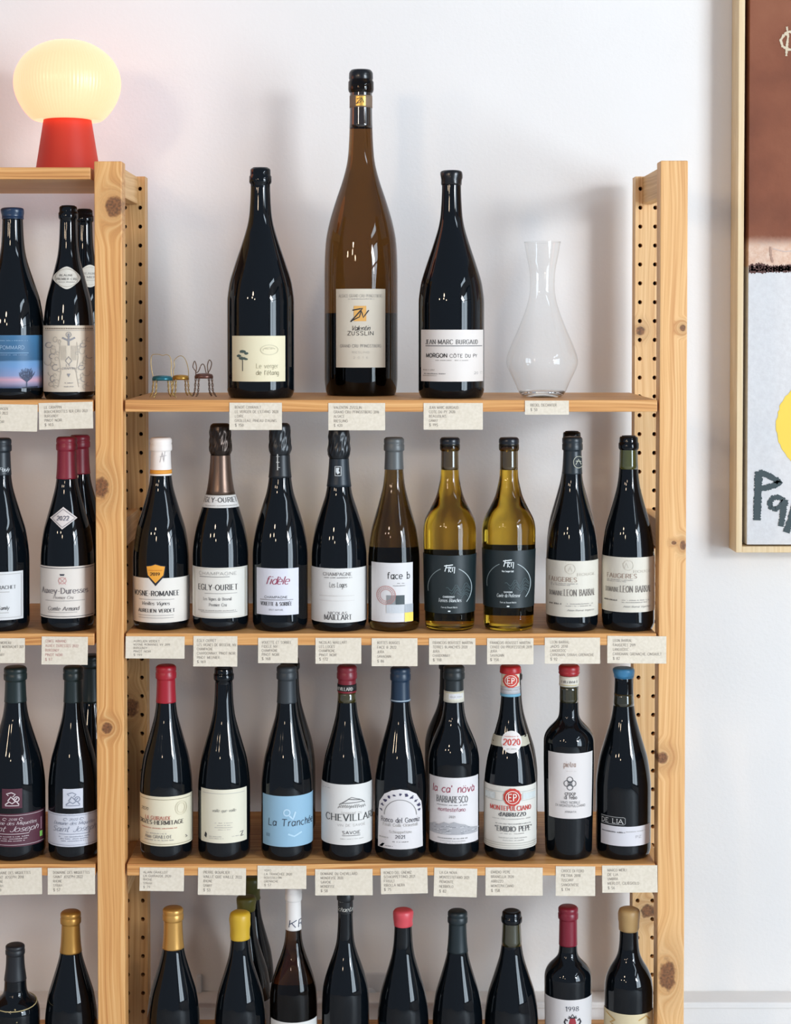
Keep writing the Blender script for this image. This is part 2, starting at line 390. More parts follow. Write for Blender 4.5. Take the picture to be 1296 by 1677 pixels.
def interp(tab, t):
    if t <= tab[0][0]: return tab[0][1]
    for i in range(len(tab)-1):
        a, b = tab[i], tab[i+1]
        if t <= b[0]:
            if a[0] < .04: return a[1]+(b[1]-a[1])*(t-a[0])/(b[0]-a[0])
            p = tab[max(i-1, 2)] if i > 2 else a; q = tab[min(i+2, len(tab)-1)]
            h = b[0]-a[0]; u = (t-a[0])/h
            ma = (b[1]-p[1])/(b[0]-p[0]) if p is not a else 0
            mb = (q[1]-a[1])/(q[0]-a[0]) if q is not b else (b[1]-a[1])/h
            ma *= h; mb *= h
            return min(1.0, (2*u**3-3*u*u+1)*a[1]+(u**3-2*u*u+u)*ma+(-2*u**3+3*u*u)*b[1]+(u**3-u*u)*mb)
    return tab[-1][1]
CAPM = {}
def capmat(rgb, rough=0.4, metal=0.0):
    return mat('capsule_%d_%d_%d' % rgb, rgb, rough, metal)
ROWG = ['large bottles on the top shelf', 'wine bottles on the second shelf', 'wine bottles on the third shelf', 'wine bottles on the lowest shelf']
class Bottle:
    def __init__(s, label, cx, half, ytop, ybase, row, prof='burg', m=None, Yc=None, group=None):
        s.row = row; s.zb = ZS[row]
        if Yc is None:
            # distance of the base's front edge: where its ray meets the shelf top
            lo, hi = 0.0, 0.25
            for _ in range(40):
                mid = (lo+hi)/2
                if at(cx, ybase+.8, mid)[1] > s.zb: lo = mid
                else: hi = mid
            yf = max(.012, min(.15, (lo+hi)/2))
            Rg = half*(yf+.05-CAM[1])/F
            Yc = yf + Rg*.93
        s.Y = Yc; s.R = half*(Yc-CAM[1])/F
        s.X = at(cx, (ytop+ybase)/2, Yc)[0]
        s.tab = PROF[prof]; s.cx = cx
        nr = s.tab[-1][1]*s.R
        s.zt = at(cx, ytop, Yc+(nr if row else 0))[1]; s.H = s.zt-s.zb
        s.psi = atan2(s.X, s.Y-CAM[1])
        s.o = root('wine_bottle', label, 'wine bottle', (s.X, s.Y, s.zb), group or ROWG[row])
        s.m = m or m_black; s.layers = {}
        s.lep = {}
    def r(s, z): return interp(s.tab, (z-s.zb)/s.H)*s.R
    def zpx(s, py, r=None):
        return at(s.cx, py, s.Y-(r if r else s.R))[1]
    def zsurf(s, py):
        r = s.R
        for _ in range(6): z = s.zpx(py, r); r = s.r(z)
        return z
    def phi(s, px, z, r=None):
        r = r or s.r(z); d = sqrt((s.Y-CAM[1])**2+s.X**2); cpx = at_inv_x(s.X, s.Y, z)
        o = (px-cpx)/F*(s.Y-CAM[1]); a = asin(max(-.9999, min(.9999, o/r)))
        o = (px-cpx)/F*(s.Y-CAM[1]-r*cos(a)*.98)
        return asin(max(-.9995, min(.9995, o/r)))
    def pt(s, phi, z, eps):
        r = s.r(z)+eps; a = phi-s.psi
        return (s.X+r*sin(a), s.Y-r*cos(a), z)
    def glass(s, top=1.0, lip=True):
        pts = []; t = 0.0
        ts = [0, .006, .012, .02, .035]+[.05+.016*i for i in range(56) if .05+.016*i < .932]
        for t in ts:
            if t <= min(.935, top): pts.append((interp(s.tab, t)*s.R, s.zb+t*s.H))
        nr = s.tab[-1][1]*s.R
        if lip:
            for t, k in [(.936, 1.12), (.942, 1.16), (.965, 1.16), (.969, 1.08), (.975, 1.06), (.993, 1.05), (1.0, .96)]: pts.append((nr*k, s.zb+t*s.H))
        else: pts.append((nr, s.zb+.975*s.H))
        mesh('glass', lathe(s.X, s.Y, [(max(.0005, pts[0][0]*.6), s.zb)]+[(p[0], p[1]+(.0004 if i == 0 else 0)) for i, p in enumerate(pts)]), s.m, s.o, True)
        return s
    def ring(s, name, y0, y1, material, eps=.0006, parent=None):
        """band around the bottle between two photo heights (top, bottom)"""
        za, zb = s.zsurf(y1), s.zsurf(y0); n = max(2, int((zb-za)/.006)+1)
        prof = [(s.r(za)-.0003, za)]+[(s.r(za+(zb-za)*i/n)+eps, za+(zb-za)*i/n) for i in range(n+1)]+[(s.r(zb)-.0003, zb)]
        o = mesh(name, lathe(s.X, s.Y, prof, 40, False), material, parent or s.o, True); s.lep[o.name] = eps; return o
    def foil(s, yend, rgb, rough=.38, metal=0.0, lip=1.17, lo=.930):
        za = s.zsurf(yend); nr = s.tab[-1][1]*s.R; e = .0006; pr = [(s.r(za)-.0002, za)]
        zl = s.zb+(lo-.005)*s.H; n = 20
        for i in range(n+1):
            z = za+(zl-za)*i/n
            if za < zl: pr.append((s.r(z)+e, z))
        for t, k in [(.930, 1.03), (.934, lip*.98), (.938, lip), (.962, lip), (.966, lip*.96), (.972, lip*.955), (.976, lip*.985), (.992, lip*.975), (.998, lip*.90), (1.002, lip*.8)]:
            z = s.zb+(1-(1-t)*(1-lo)/.07)*s.H
            if z > za: pr.append((nr*k+e*.4, z))
        pr.append((nr*.3, s.zb+1.0015*s.H))
        c = mesh('capsule', lathe(s.X, s.Y, pr, 40), capmat(rgb, rough, metal), s.o, True); s.cap = c
        return s
    def wax(s, yend, rgb, bulge=1.2, rough=.3):
        za = s.zsurf(yend); nr = s.tab[-1][1]*s.R; pr = [(s.r(za)-.0002, za), (s.r(za)+.0008, za), (max(s.r(za+.002)+.0012, nr*1.0), za+.002)]
        zt = s.zt; L = zt-za
        for u, k in [(.12, bulge*.95), (.35, bulge*.955), (.5, bulge), (.72, bulge*1.03), (.86, bulge), (.94, bulge*.92), (.985, bulge*.75), (1.0, bulge*.4)]:
            pr.append((nr*k, za+L*u))
        def wob(r, z, a): return r*(1+.018*sin(3*a+z*300)+.012*sin(5*a-z*500))
        s.cap = mesh('wax_seal', lathe(s.X, s.Y, pr, 40, True, wob), capmat(rgb, rough), s.o, True)
        return s
    def champ(s, yend, rgb, rough, metal, rgb2=None):
        za = s.zsurf(yend); nr = s.tab[-1][1]*s.R; zs = s.zb+.845*s.H
        pr = [(s.r(za)-.0002, za)]+[(s.r(za+(zs-za)*i/10)+.0007, za+(zs-za)*i/10) for i in range(11)]
        s.cap = mesh('foil_sleeve', lathe(s.X, s.Y, pr, 40, False), capmat(rgb, rough, metal), s.o, True)
        hp = []
        for t, k in [(.845, 1.02), (.853, 1.10), (.866, 1.20), (.885, 1.21), (.905, 1.16), (.93, 1.13), (.95, 1.14), (.965, 1.15), (.985, 1.10), (.994, 1.0), (1.0, .8)]:
            hp.append((nr*k, s.zb+t*s.H))
        rnd = [random.uniform(0, 6.28) for _ in range(4)]
        def cr(r, z, a):
            u = (z-s.zb)/s.H; amp = .055*max(0, min(1, (u-.85)/.03))*max(0, min(1, (.975-u)/.02))
            return r*(1+amp*(sin(9*a+rnd[0]+u*40)*.6+sin(17*a+rnd[1]-u*90)*.5))
        hp2 = []
        for i in range(len(hp)-1):
            for j in range(3): hp2.append(tuple(hp[i][k]+(hp[i+1][k]-hp[i][k])*j/3 for k in range(2)))
        hp2.append(hp[-1])
        mesh('crinkled_foil', lathe(s.X, s.Y, hp2, 64, True, cr), capmat(rgb2 or rgb, rough*.8, metal), s.o, True)
        return s
    def cork(s, y0, y1, rgb=(92, 80, 34)):
        s.ring('cork', y0, y1, mat('cork_%d_%d_%d' % rgb, rgb, .06, Coat_Weight=1.0), .0003); return s
    def lip(s, rgb=None):
        nr = s.tab[-1][1]*s.R
        s.cap = mesh('cork', lathe(s.X, s.Y, [(nr*.8, s.zt-.001), (nr*.8, s.zt+.0012), (nr*.5, s.zt+.0016)], 24), mat('cork_top', rgb or (96, 88, 52), .7), s.o, True); return s
    def patch(s, x0, x1, y0, y1, material, eps=.0005, name='label', wrap=False, drop=0, label=None):
        za, zb = s.zsurf(y1), s.zsurf(y0); zm = (za+zb)/2
        p0 = -1.62 if wrap or x0 is None else s.phi(x0, zm); p1 = 1.62 if wrap or x1 is None else s.phi(x1, zm)
        n = max(4, int((p1-p0)/.09)+1); m = max(2, int((zb-za)/.012)+1)
        if s.r(zb) < s.R*.995: m = max(m, 8)
        v = []; f = []
        for j in range(m+1):
            for i in range(n+1): v.append(s.pt(p0+(p1-p0)*i/n, za+(zb-za)*j/m, eps))
        for j in range(m):
            for i in range(n): f.append((j*(n+1)+i, j*(n+1)+i+1, (j+1)*(n+1)+i+1, (j+1)*(n+1)+i))
        o = mesh(name, (v, f), material, s.o, True); s.lab = o; s.lep[o.name] = eps
        if label: o['label'] = label
        return o
    def poly(s, pts, material, eps=.0008, name='sticker', parent=None, rings=4, smooth=False):
        """convex outline in photo pixels wrapped onto the glass"""
        if smooth: pts = spline(pts, 6, True)
        else:
            q = []
            for i in range(len(pts)):
                a, b = pts[i], pts[(i+1) % len(pts)]
                for k in range(4): q.append((a[0]+(b[0]-a[0])*k/4, a[1]+(b[1]-a[1])*k/4))
            pts = q
        mx = sum(p[0] for p in pts)/len(pts); my = sum(p[1] for p in pts)/len(pts)
        v = [s.P(mx, my, eps)]; f = []; n = len(pts)
        for k in range(1, rings+1):
            for p in pts: v.append(s.P(mx+(p[0]-mx)*k/rings, my+(p[1]-my)*k/rings, eps))
        for i in range(n):
            j = (i+1) % n; f.append((0, 1+j, 1+i))
            for k in range(rings-1): f.append((1+k*n+i, 1+k*n+j, 1+(k+1)*n+j, 1+(k+1)*n+i))
        o = mesh(name, (v, f), material, parent or s.o, True); s.lab = o if parent is None else s.lab; s.lep[o.name] = eps
        return o
    def P(s, px, py, eps):
        z = s.zsurf(py); return s.pt(s.phi(px, z), z, eps)
    def add(s, rgb, vf2, eps=.0010):
        s.layers.setdefault((rgb, s.lab.name), [s.lab, []])[1].append(vf2); s.eps = eps
    def text(s, tx, x0, x1, yb, cap, style='serif', rgb=(60, 56, 54)):
        # lay the line out along the arc between the two measured ends
        z = s.zsurf(yb); a, b = s.phi(x0, z), s.phi(x1, z); r = s.r(z); k = F/(s.Y-CAM[1]-s.R)
        vf = text_mesh(tx, 0, (b-a)*r*k, 0, cap, style)
        out = [(a+p[0]/k/r, z-p[1]/k) for p in vf[0]]
        s.layers.setdefault((rgb, s.lab.name), [s.lab, []])[1].append((out, vf[1], True)); return s
    def line(s, pts, wd, rgb, cyc=False):
        if cyc: pts = list(pts)+[pts[0]]
        q = []
        for i in range(len(pts)-1):
            a, b = pts[i], pts[i+1]; m = max(1, int(sqrt((a[0]-b[0])**2+(a[1]-b[1])**2)/4))
            q += [(a[0]+(b[0]-a[0])*k/m, a[1]+(b[1]-a[1])*k/m) for k in range(m)]
        q.append(pts[-1]); v, f = ribbon(q, lambda dx, dy: wd)
        s.layers.setdefault((rgb, s.lab.name), [s.lab, []])[1].append((v, f, False)); return s
    def arc(s, cx, cy, rx, ry, a0, a1, wd, rgb, n=28):
        return s.line([(cx+rx*cos(radians(a0+(a1-a0)*i/n)), cy-ry*sin(radians(a0+(a1-a0)*i/n))) for i in range(n+1)], wd, rgb)
    def blob(s, pts, rgb, eps=None):
        q = []
        for i in range(len(pts)):
            a, b = pts[i], pts[(i+1) % len(pts)]; m = max(1, int(sqrt((a[0]-b[0])**2+(a[1]-b[1])**2)/4))
            q += [(a[0]+(b[0]-a[0])*k/m, a[1]+(b[1]-a[1])*k/m) for k in range(m)]
        mx = sum(p[0] for p in pts)/len(pts); my = sum(p[1] for p in pts)/len(pts); n = len(q)
        R = max(1, int(max(sqrt((p[0]-mx)**2+(p[1]-my)**2) for p in q)/5))
        v = [(mx, my)]+[(mx+(p[0]-mx)*k/R, my+(p[1]-my)*k/R) for k in range(1, R+1) for p in q]; f = []
        for i in range(n):
            j = (i+1) % n; f.append((0, 1+j, 1+i))
            for k in range(R-1): f.append((1+k*n+i, 1+k*n+j, 1+(k+1)*n+j, 1+(k+1)*n+i))
        s.layers.setdefault((rgb, s.lab.name), [s.lab, []])[1].append((v, f, False)); return s
    def rule(s, x0, x1, y, rgb=(130, 124, 118), wd=.9): return s.line([(x0, y), (x1, y)], wd, rgb)
    def scribble(s, x0, x1, y, rgb=(150, 144, 138), h=1.6):
        """a line of print too small to read: a run of tiny strokes"""
        x = x0; out = []
        while x < x1:
            wd = random.uniform(.6, 1.1); hh = h*random.uniform(.7, 1.1)
            if random.random() > .14: s.layers.setdefault((rgb, s.lab.name), [s.lab, []])[1].append(([(x, y), (x+wd, y), (x+wd, y-hh), (x, y-hh)], [(0, 1, 2, 3)], False))
            x += wd+random.uniform(.5, .8)
        return s
    def done(s):
        for i, ((rgb, _), (lab, items)) in enumerate(s.layers.items()):
            V, Fc = [], []; E = s.lep.get(lab.name, .0007)+.0004
            for v, f, arcmode in items:
                n = len(V)
                for p in v:
                    if arcmode: V.append(s.pt(p[0], p[1], E+.00008*i))
                    else: V.append(s.P(p[0], p[1], E+.00008*i))
                Fc += [tuple(q+n for q in ff) for ff in f]
            mesh('lettering', (V, Fc), mat('ink_%d_%d_%d' % rgb, rgb, .6), lab)
        return s
def at_inv_x(X, Y, Z):
    dx, dy, dz = X-CAM[0], Y-CAM[1], Z-CAM[2]
    d = dy*cos(TILT)-dz*sin(TILT)
    return PX+F*dx/d

def pap(rgb, nm=None, rough=.6):
    rgb = tuple(int(c*.945) for c in rgb)
    return mat('paper_%d_%d_%d' % rgb, rgb, rough)
WHITE, CREAM, IVORY = (232, 228, 222), (236, 226, 204), (228, 220, 206)
INK, GREY, LG, RED = (44, 42, 44), (120, 116, 114), (168, 162, 156), (196, 62, 52)

# ---- top shelf, right bay
b = Bottle('large black bottle with square cream label showing a small tree', 427, 55, 276, 652.5, 0, 'mag').glass().lip((20, 20, 22))
b.patch(381, 467, 550, 625, pap((240, 228, 192)))
b.line([(398, 608), (398, 592), (397, 584)], 1.2, (70, 66, 60))
for (x, y, rx, ry) in [(392, 583, 5, 2.6), (398, 576, 6, 3), (404, 579, 4, 2.4), (397, 587, 7, 2.6), (403, 588, 4, 2)]:
    b.blob([(x+rx*cos(k*.785)*random.uniform(.7, 1.1), y+ry*sin(k*.785)*random.uniform(.7, 1.1)) for k in range(8)], (74, 90, 84))
b.text("Le verger", 420, 455, 603, 7.5, 'sans', (178, 170, 140)).text("de l'étang", 420, 456, 614, 7.5, 'sans', (150, 142, 112))
b.arc(441, 573, 14, 8, 0, 360, .8, (196, 188, 160)).arc(441, 573, 10, 4, 20, 200, .8, (196, 188, 160)).scribble(432, 450, 572, (196, 188, 160)).done()
b = Bottle('tallest bottle, brown glass flute with tall cream label and gold neck square', 591.5, 60, 116, 648.5, 0, 'flute', m_amber).glass()
b.patch(551, 631, 473, 602, pap((226, 214, 194)))
b.text("ALSACE GRAND CRU PFINGSTBERG", 556, 626, 487, 5, 'thin', GREY).scribble(570, 612, 490.5, LG)
b.blob([(580, 501), (600, 501), (600, 526), (580, 526)], (224, 168, 88))
b.line([(578, 508), (594, 505), (575, 527)], 2.2, INK).line([(575, 526), (589, 519), (592, 508), (595, 520), (604, 508)], 1.8, INK)
b.text("Valentin", 576, 605, 541, 7.5, 'script', INK).text("ZUSSLIN", 570, 612, 549, 6.5, 'sans', INK)
b.text("GRAND CRU PFINGSTBERG", 558, 624, 569, 4.8, 'sans', GREY).text("RIESLING", 577, 605, 578.5, 3.2, 'thin', LG).text("2 0 1 6", 579, 603, 587.5, 3.6, 'thin', LG)
b.cork(135, 208, (34, 24, 16))
b.ring('neck_band', 155, 175, pap((128, 104, 84)))
b.poly([(583.5, 157), (598.5, 157), (598.5, 173), (583.5, 173)], mat('gold_foil', (226, 176, 84), .35, .6), .0012, 'gold_square')
b.line([(585, 162), (593, 160), (584, 170), (591, 167), (593, 161), (596, 168)], 1.1, INK)
b.patch(535, 650, 512, 642, mat('back_label_dark', (16, 14, 12), .8), -.0012, 'back_label', True)
bl = b.lab; me = bl.data
for v in me.vertices: v.co.y = -v.co.y    # the back label wraps the far side
b.lab = [c for c in b.o.children if c.name.startswith('gold_square')][0]
b.foil(136, (14, 15, 18), .25, lip=1.1); b.done()
b = Bottle('large black wax-dipped bottle with wide white label, beside the decanter', 739.5, 54, 279, 652.5, 0, 'mag').glass(lip=False).wax(302, (14, 15, 17), 1.14, .25)
b.patch(690.5, 791, 540, 625, pap((238, 228, 220)))
b.text("JEAN-MARC BURGAUD", 698, 782, 563.5, 7, 'serif', INK).rule(698, 789, 566.5, INK, 1)
b.text("MORGON", 699, 733, 585.5, 6.5, 'bold', INK).text("CÔTE DU PY", 737, 781, 585.5, 5.4, 'sans', INK)
b.scribble(714, 768, 591, LG).scribble(694, 712, 607, LG, 2).scribble(694, 730, 613, GREY).scribble(694, 716, 616, LG).text("20 17", 776, 789, 613, 4, 'thin', GREY).done()

# ---- second shelf, right bay
b = Bottle('bottle with white capsule, orange neck stripe and orange shield over white label', 264, 46, 716, 1032.5, 1).glass(lip=False).foil(779.5, (236, 226, 218), .5)
b.ring('neck_stripe', 770, 776.5, pap((240, 160, 58)), .0012); b.lab = b.cap
b.line([(262, 757), (266, 740), (268, 757), (270, 738)], .9, (170, 160, 156)).line([(262, 748), (272, 746)], .8, (170, 160, 156))
b.patch(None, None, 947, 1020, pap((236, 228, 216)), wrap=True)
b.text("VOSNE-ROMANEE", 222, 293, 976, 8, 'bserif', INK).rule(229, 285, 982, LG).text("Vieilles Vignes", 233, 277, 991, 5.5, 'ital', INK).text("AURELIEN VERDET", 228, 286, 1003, 5.5, 'bserif', INK).rule(228, 284, 1008, LG).rule(228, 284, 1012, LG)
b.poly([(240, 927), (247, 926), (255, 923), (264, 926), (271, 927), (269, 944), (255, 960), (242, 944)], mat('ink_30_30_40', (30, 30, 40), .6), .0010, 'shield_border')
b.poly([(241, 928), (248, 927), (255, 924.5), (263, 927), (270, 928), (267.5, 942), (255, 955), (243, 942)], pap((246, 168, 52)), .0014, 'shield', )
b.text("2019", 247, 262, 942.5, 5, 'bserif', (60, 40, 20)).rule(244, 266, 934, (200, 120, 30)).done()

b = Bottle('sparkling wine bottle with bronze foil and white neck band', 361.5, 46, 692.5, 1034, 1, 'champ').glass(.93, False).champ(811, (104, 84, 72), .32, .75, (54, 44, 38))
b.ring('neck_band', 811, 832, pap((232, 226, 218)), .0009); b.lab = b.cap
b.lab = b.ring('neck_band_print', 811, 811.8, pap((180, 172, 160)), .0011)
b.text("EGLY-OURIET", 335, 387, 822.5, 7.5, 'serif', INK).scribble(338, 386, 829, LG)
b.patch(316, 405, 930, 1013, pap((234, 228, 216)))
b.text("CHAMPAGNE", 327, 387, 942, 5, 'thin', GREY).rule(328, 376, 945, GREY).text("EGLY-OURIET", 326, 389, 966.5, 9, 'serif', INK).rule(336, 388, 972, LG)
b.text("Les Vignes de Bisseuil", 334, 379, 983.5, 5, 'serif', GREY).text("Premier Cru", 343, 371, 993, 5, 'serif', GREY).scribble(326, 388, 1001, LG).rule(330, 388, 1003, LG)
b.line([(320, 932), (401, 932), (401, 1011), (320, 1011)], .6, (200, 190, 170), True).done()

b = Bottle('sparkling wine bottle with black foil and pink script on white label', 459, 45.5, 692, 1036, 1, 'champ').glass(.93, False).champ(783, (22, 26, 30), .4, .1, (24, 27, 30))
b.lab = b.cap
b.line([(455, 770), (455, 742)], 1.6, (190, 190, 186)).line([(453, 757), (458, 757)], .9, (190, 190, 186)).scribble(453, 458, 766, (190, 190, 186), 1).scribble(453, 458, 748, (190, 190, 186), 1)
b.patch(421, 489, 931, 1007.5, pap((226, 224, 230)))
b.text("fidèle", 436, 472, 957, 13, 'script', (150, 44, 78)).text("CHAMPAGNE", 434, 471, 980, 3.8, 'sans', INK).rule(427, 480, 982.5, GREY).text("VOUETTE & SORBÉE", 428, 478, 992, 6, 'bserif', INK).text("BRUT NATURE", 441, 464, 1000, 2.4, 'sans', GREY).done()

b = Bottle('sparkling wine bottle with matt black foil and wide white label', 555.5, 45.5, 699, 1035, 1, 'champ').glass(.93, False).champ(798, (26, 36, 44), .4, .1, (18, 22, 26))
b.poly([(548.5, 763), (559.5, 763), (559.5, 780), (548.5, 780)], pap((24, 26, 28)), .0012, 'foil_emblem')
b.line([(549.5, 764), (558.5, 764), (558.5, 779), (549.5, 779)], 1, (200, 204, 204), True).blob([(551, 766), (556, 766), (555, 771), (557, 774), (553, 777), (551, 773)], (206, 210, 210))
b.patch(None, None, 931, 1020, pap((232, 228, 222)), wrap=True)
b.text("CHAMPAGNE", 530, 576, 943, 5.2, 'serif', GREY).scribble(532, 576, 947, GREY).text("Les Loges", 540, 568, 962, 8.5, 'hand', INK).rule(524, 580, 976, (206, 200, 194)).rule(524, 580, 984, (210, 204, 198))
b.text("NICOLAS", 538, 569, 1006.5, 4.6, 'serif', GREY).text("MAILLART", 532, 576, 1015, 8, 'serif', INK).done()

b = Bottle('bottle with grey capsule and white label of grey and yellow squares', 645.5, 42.5, 716, 1034.5, 1, 'burg', m_dolive).glass(lip=False).foil(769.5, (92, 94, 94), .42, .3)
b.patch(604, 688, 907, 1028, mat('back_label_dark'), -.0012, 'back_label', True)
for v in b.lab.data.vertices: v.co.y = -v.co.y
b.patch(609, 676, 922, 1019, pap((230, 226, 224)))
b.text("face b", 635, 671, 948, 10.5, 'typew', (30, 34, 34)).scribble(648, 662, 956, GREY, 1.2).scribble(644, 667, 960, GREY, 1.2)
b.blob([(633.5, 975), (648, 975), (648, 990), (633.5, 990)], (140, 142, 142)).blob([(648.2, 975), (662.5, 975), (662.5, 990), (648.2, 990)], (66, 76, 78))
b.blob([(662.7, 990), (676, 990), (676, 1003.5), (662.7, 1003.5)], (168, 172, 176)).blob([(633.5, 990.2), (662.4, 990.2), (662.4, 1004), (633.5, 1004)], (196, 198, 200)).blob([(662.7, 1003.7), (676, 1003.7), (676, 1018.5), (662.7, 1018.5)], (244, 216, 96))
b.arc(633, 975, 15, 15, 0, 360, 1, (190, 130, 124)).arc(633, 975, 9.5, 9.5, 0, 360, .8, (190, 130, 124))
for k in range(26): a = k*.2417; b.blob([(633+12.2*cos(a)+dx, 975+12.2*sin(a)+dy) for dx, dy in ((-.6, -.9), (.6, -.9), (.6, .9), (-.6, .9))], (190, 130, 124))
b.done()

def frm(label, cx, ytop, ylab0, ylab1, name2, big):
    b = Bottle(label, cx, 44, ytop, 1037 if cx < 800 else 1035.5, 1, 'olive', m_olive).glass()
    b.cork(732, 770, (70, 54, 26)); b.foil(731, (16, 22, 30), .3, lip=1.16)
    b.patch(None, None, ylab0, ylab1+22, mat('back_label_dark'), -.0012, 'back_label', True)
    for v in b.lab.data.vertices: v.co.y = -v.co.y
    b.patch(None, None, ylab0+2, ylab1, mat('teal_black_label', (22, 34, 36), .45), wrap=True)
    c = (226, 230, 228); y = ylab0; d = (88, 104, 106)
    X = cx-1
    b.line([(X-8, y+19), (X+6, y+17)], 1.6, c).line([(X-6, y+22), (X+4, y+21)], 1.4, c).line([(X-4, y+17), (X-7, y+28)], 1.4, c).line([(X-1, y+29), (X, y+20), (X+3, y+23), (X-1, y+25), (X+3, y+29)], 1.3, c).line([(X+5, y+28), (X+5.5, y+21), (X+9, y+21), (X+8, y+31)], 1.3, c)
    b.arc(X+1, y+56, 35, 35, -40, 66, 1.1, (170, 180, 180)).arc(X+1, y+56, 35, 35, 115, 190, 1.1, (130, 142, 142))
    pts = [(X+1+k*3.0, y+56+4*sin(k*1.3)-k*.4) for k in range(-4, 12)]
    for q in range(5): b.line([(p[0], p[1]+q*4+2*sin(i+q)) for i, p in enumerate(pts[q*2+2:])], .6, d)
    b.text(name2[0], X-10, X+9, y+71 if big else y+37, 3, 'bold', c)
    b.text(name2[1], X-18, X+19, y+78, 5.6, 'ital', c).text("François Rousset-Martin", X-13, X+13, y+88, 2.8, 'sans', c)
    if not big: b.text("SAVAGNIN", X-7, X+7, y+71, 2.6, 'bold', c)
    b.blob([(X-2, y+92), (X+2, y+92), (X+2, y+94), (X-2, y+94)], c).done()
frm('amber bottle with near-black label, standing beside the grey capsule bottle', 737, 716, 908, 1005, ("CHARDONNAY", "Terres Blanches"), True)
frm('amber bottle with near-black label, standing right of the other amber one', 833.5, 716, 900, 996, ("Vieux Savagnin Ouillé", "Cuvée du Professeur"), False)

def barral(label, cx, half, ytop, y0, y1, foil):
    b = Bottle(label, cx, half, ytop, 1036, 1).glass(lip=not foil)
    if foil:
        b.foil(777, (24, 34, 40), .36)
        b.poly([(950+9*cos(k*.5236)-3, 757+10*sin(k*.5236)) for k in range(12)], pap((30, 40, 44)), .0010, 'foil_emblem')
        b.arc(947, 757, 7.5, 9.5, 0, 360, .9, (176, 176, 158)).line([(943, 761), (947, 752), (951, 761)], 1, (176, 176, 158)).line([(943, 755), (951, 756)], 1, (176, 176, 158))
    else: b.cork(729, 769, (74, 76, 36)); b.lip((104, 96, 48))
    b.patch(None, None, y0+3, y1, pap((226, 217, 200)), wrap=True); L = cx-42
    b.arc(cx-3 if foil else cx, y0+16, 8, 8, 0, 360, .8, (196, 186, 170)).line([(cx-6, y0+20), (cx-3, y0+12), (cx, y0+20)], .7, (196, 186, 170))
    b.text("ROUGE", cx+8, cx+36, y0+27 if foil else y0+28, 4.2, 'serif', (178, 168, 154)).text("FAUGERES", L+5 if foil else L+8, L+50 if foil else L+56, y0+37, 7, 'serif', (150, 124, 108)).scribble(L+8, L+50, y0+41, LG).scribble(L+8, L+38, y0+43.5, LG)
    b.text("DOMAINE", L+6, L+27, y0+60, 7.5, 'serif', (104, 96, 90)).text("LEON BARRAL", L+29, cx+36, y0+60, 10.5, 'serif', (104, 96, 90))
    b.scribble(L+4, L+24, y0+75, (90, 84, 80), 2.6).scribble(L+32, cx+33, y0+74, LG).scribble(L+32, cx+30, y0+77.5, LG).text("Alain Barral Vigneron", L+34, cx+34, y0+85, 3, 'ital', GREY).done()
barral('dark-capped bottle with cream label, second from the right post on its shelf', 937.5, 42.5, 715, 916, 1011, True)
barral('bottle without capsule showing its cork, cream label, touching the right post', 1029.5, 43, 714, 910, 1003, False)
Bottle('dark bottle mostly hidden behind the dark-capped cream label bottle', 938, 41, 706.5, 0, 1, 'burg', Yc=.19).glass().lip((104, 96, 56))

# ---- left bay
b = Bottle('wide bottle with dark blue wax and blue label of a tree at dusk', 21.5, 50, 340, 657, 0, 'burg', group='wine bottles in the left bay').glass(lip=False).wax(358, (26, 48, 74), 1.1)
m_bl = mat('dusk_label', (70, 110, 150), .5); t = NT(m_bl); vec, x, y, z = t.obj()
za, zb = b.zsurf(636)-b.zb, b.zsurf(549)-b.zb
f = t.m('DIVIDE', t.m('SUBTRACT', z, za), zb-za); f = t.m('ADD', f, t.m('MULTIPLY', t.m('SUBTRACT', t.noise(t.comb(t.m('MULTIPLY', x, 8), y, t.m('MULTIPLY', z, 60)), 1.5, 3), .5), .10))
t.l.new(t.ramp(f, [(0.0, (40, 62, 96)), (.10, (150, 136, 160)), (.16, (196, 150, 164)), (.24, (128, 142, 178)), (.42, (100, 140, 184)), (.50, (96, 138, 178)), (.53, (44, 88, 122)), (1.0, (52, 104, 142))]), t.b.inputs['Base Color'])
b.patch(None, 68, 549, 636, m_bl)
b.text("POMMARD", 1, 39, 572, 6, 'sans', (150, 176, 200)).scribble(-6, 44, 558.5, (130, 164, 192)).rule(-6, 46, 578, (130, 164, 192)).scribble(-6, 44, 582, (120, 150, 180))
T = (58, 68, 92)
b.line([(43, 634), (43, 618)], 1.6, T)
for k in range(15):
    a = radians(25+k*130/14); R1 = random.uniform(15, 19)
    b.line([(43, 626), (43+.45*R1*cos(a), 624-.5*R1*sin(a)), (43+.85*R1*cos(a)+random.uniform(-1, 1), 619-.95*R1*sin(a))], .7, T)
    b.line([(43+.45*R1*cos(a), 624-.5*R1*sin(a)), (43+.75*R1*cos(a+.3), 620-.85*R1*sin(a+.3))], .5, T)
b.blob([(36, 634.5), (60, 633), (60, 636), (36, 636)], (24, 30, 48)).done()

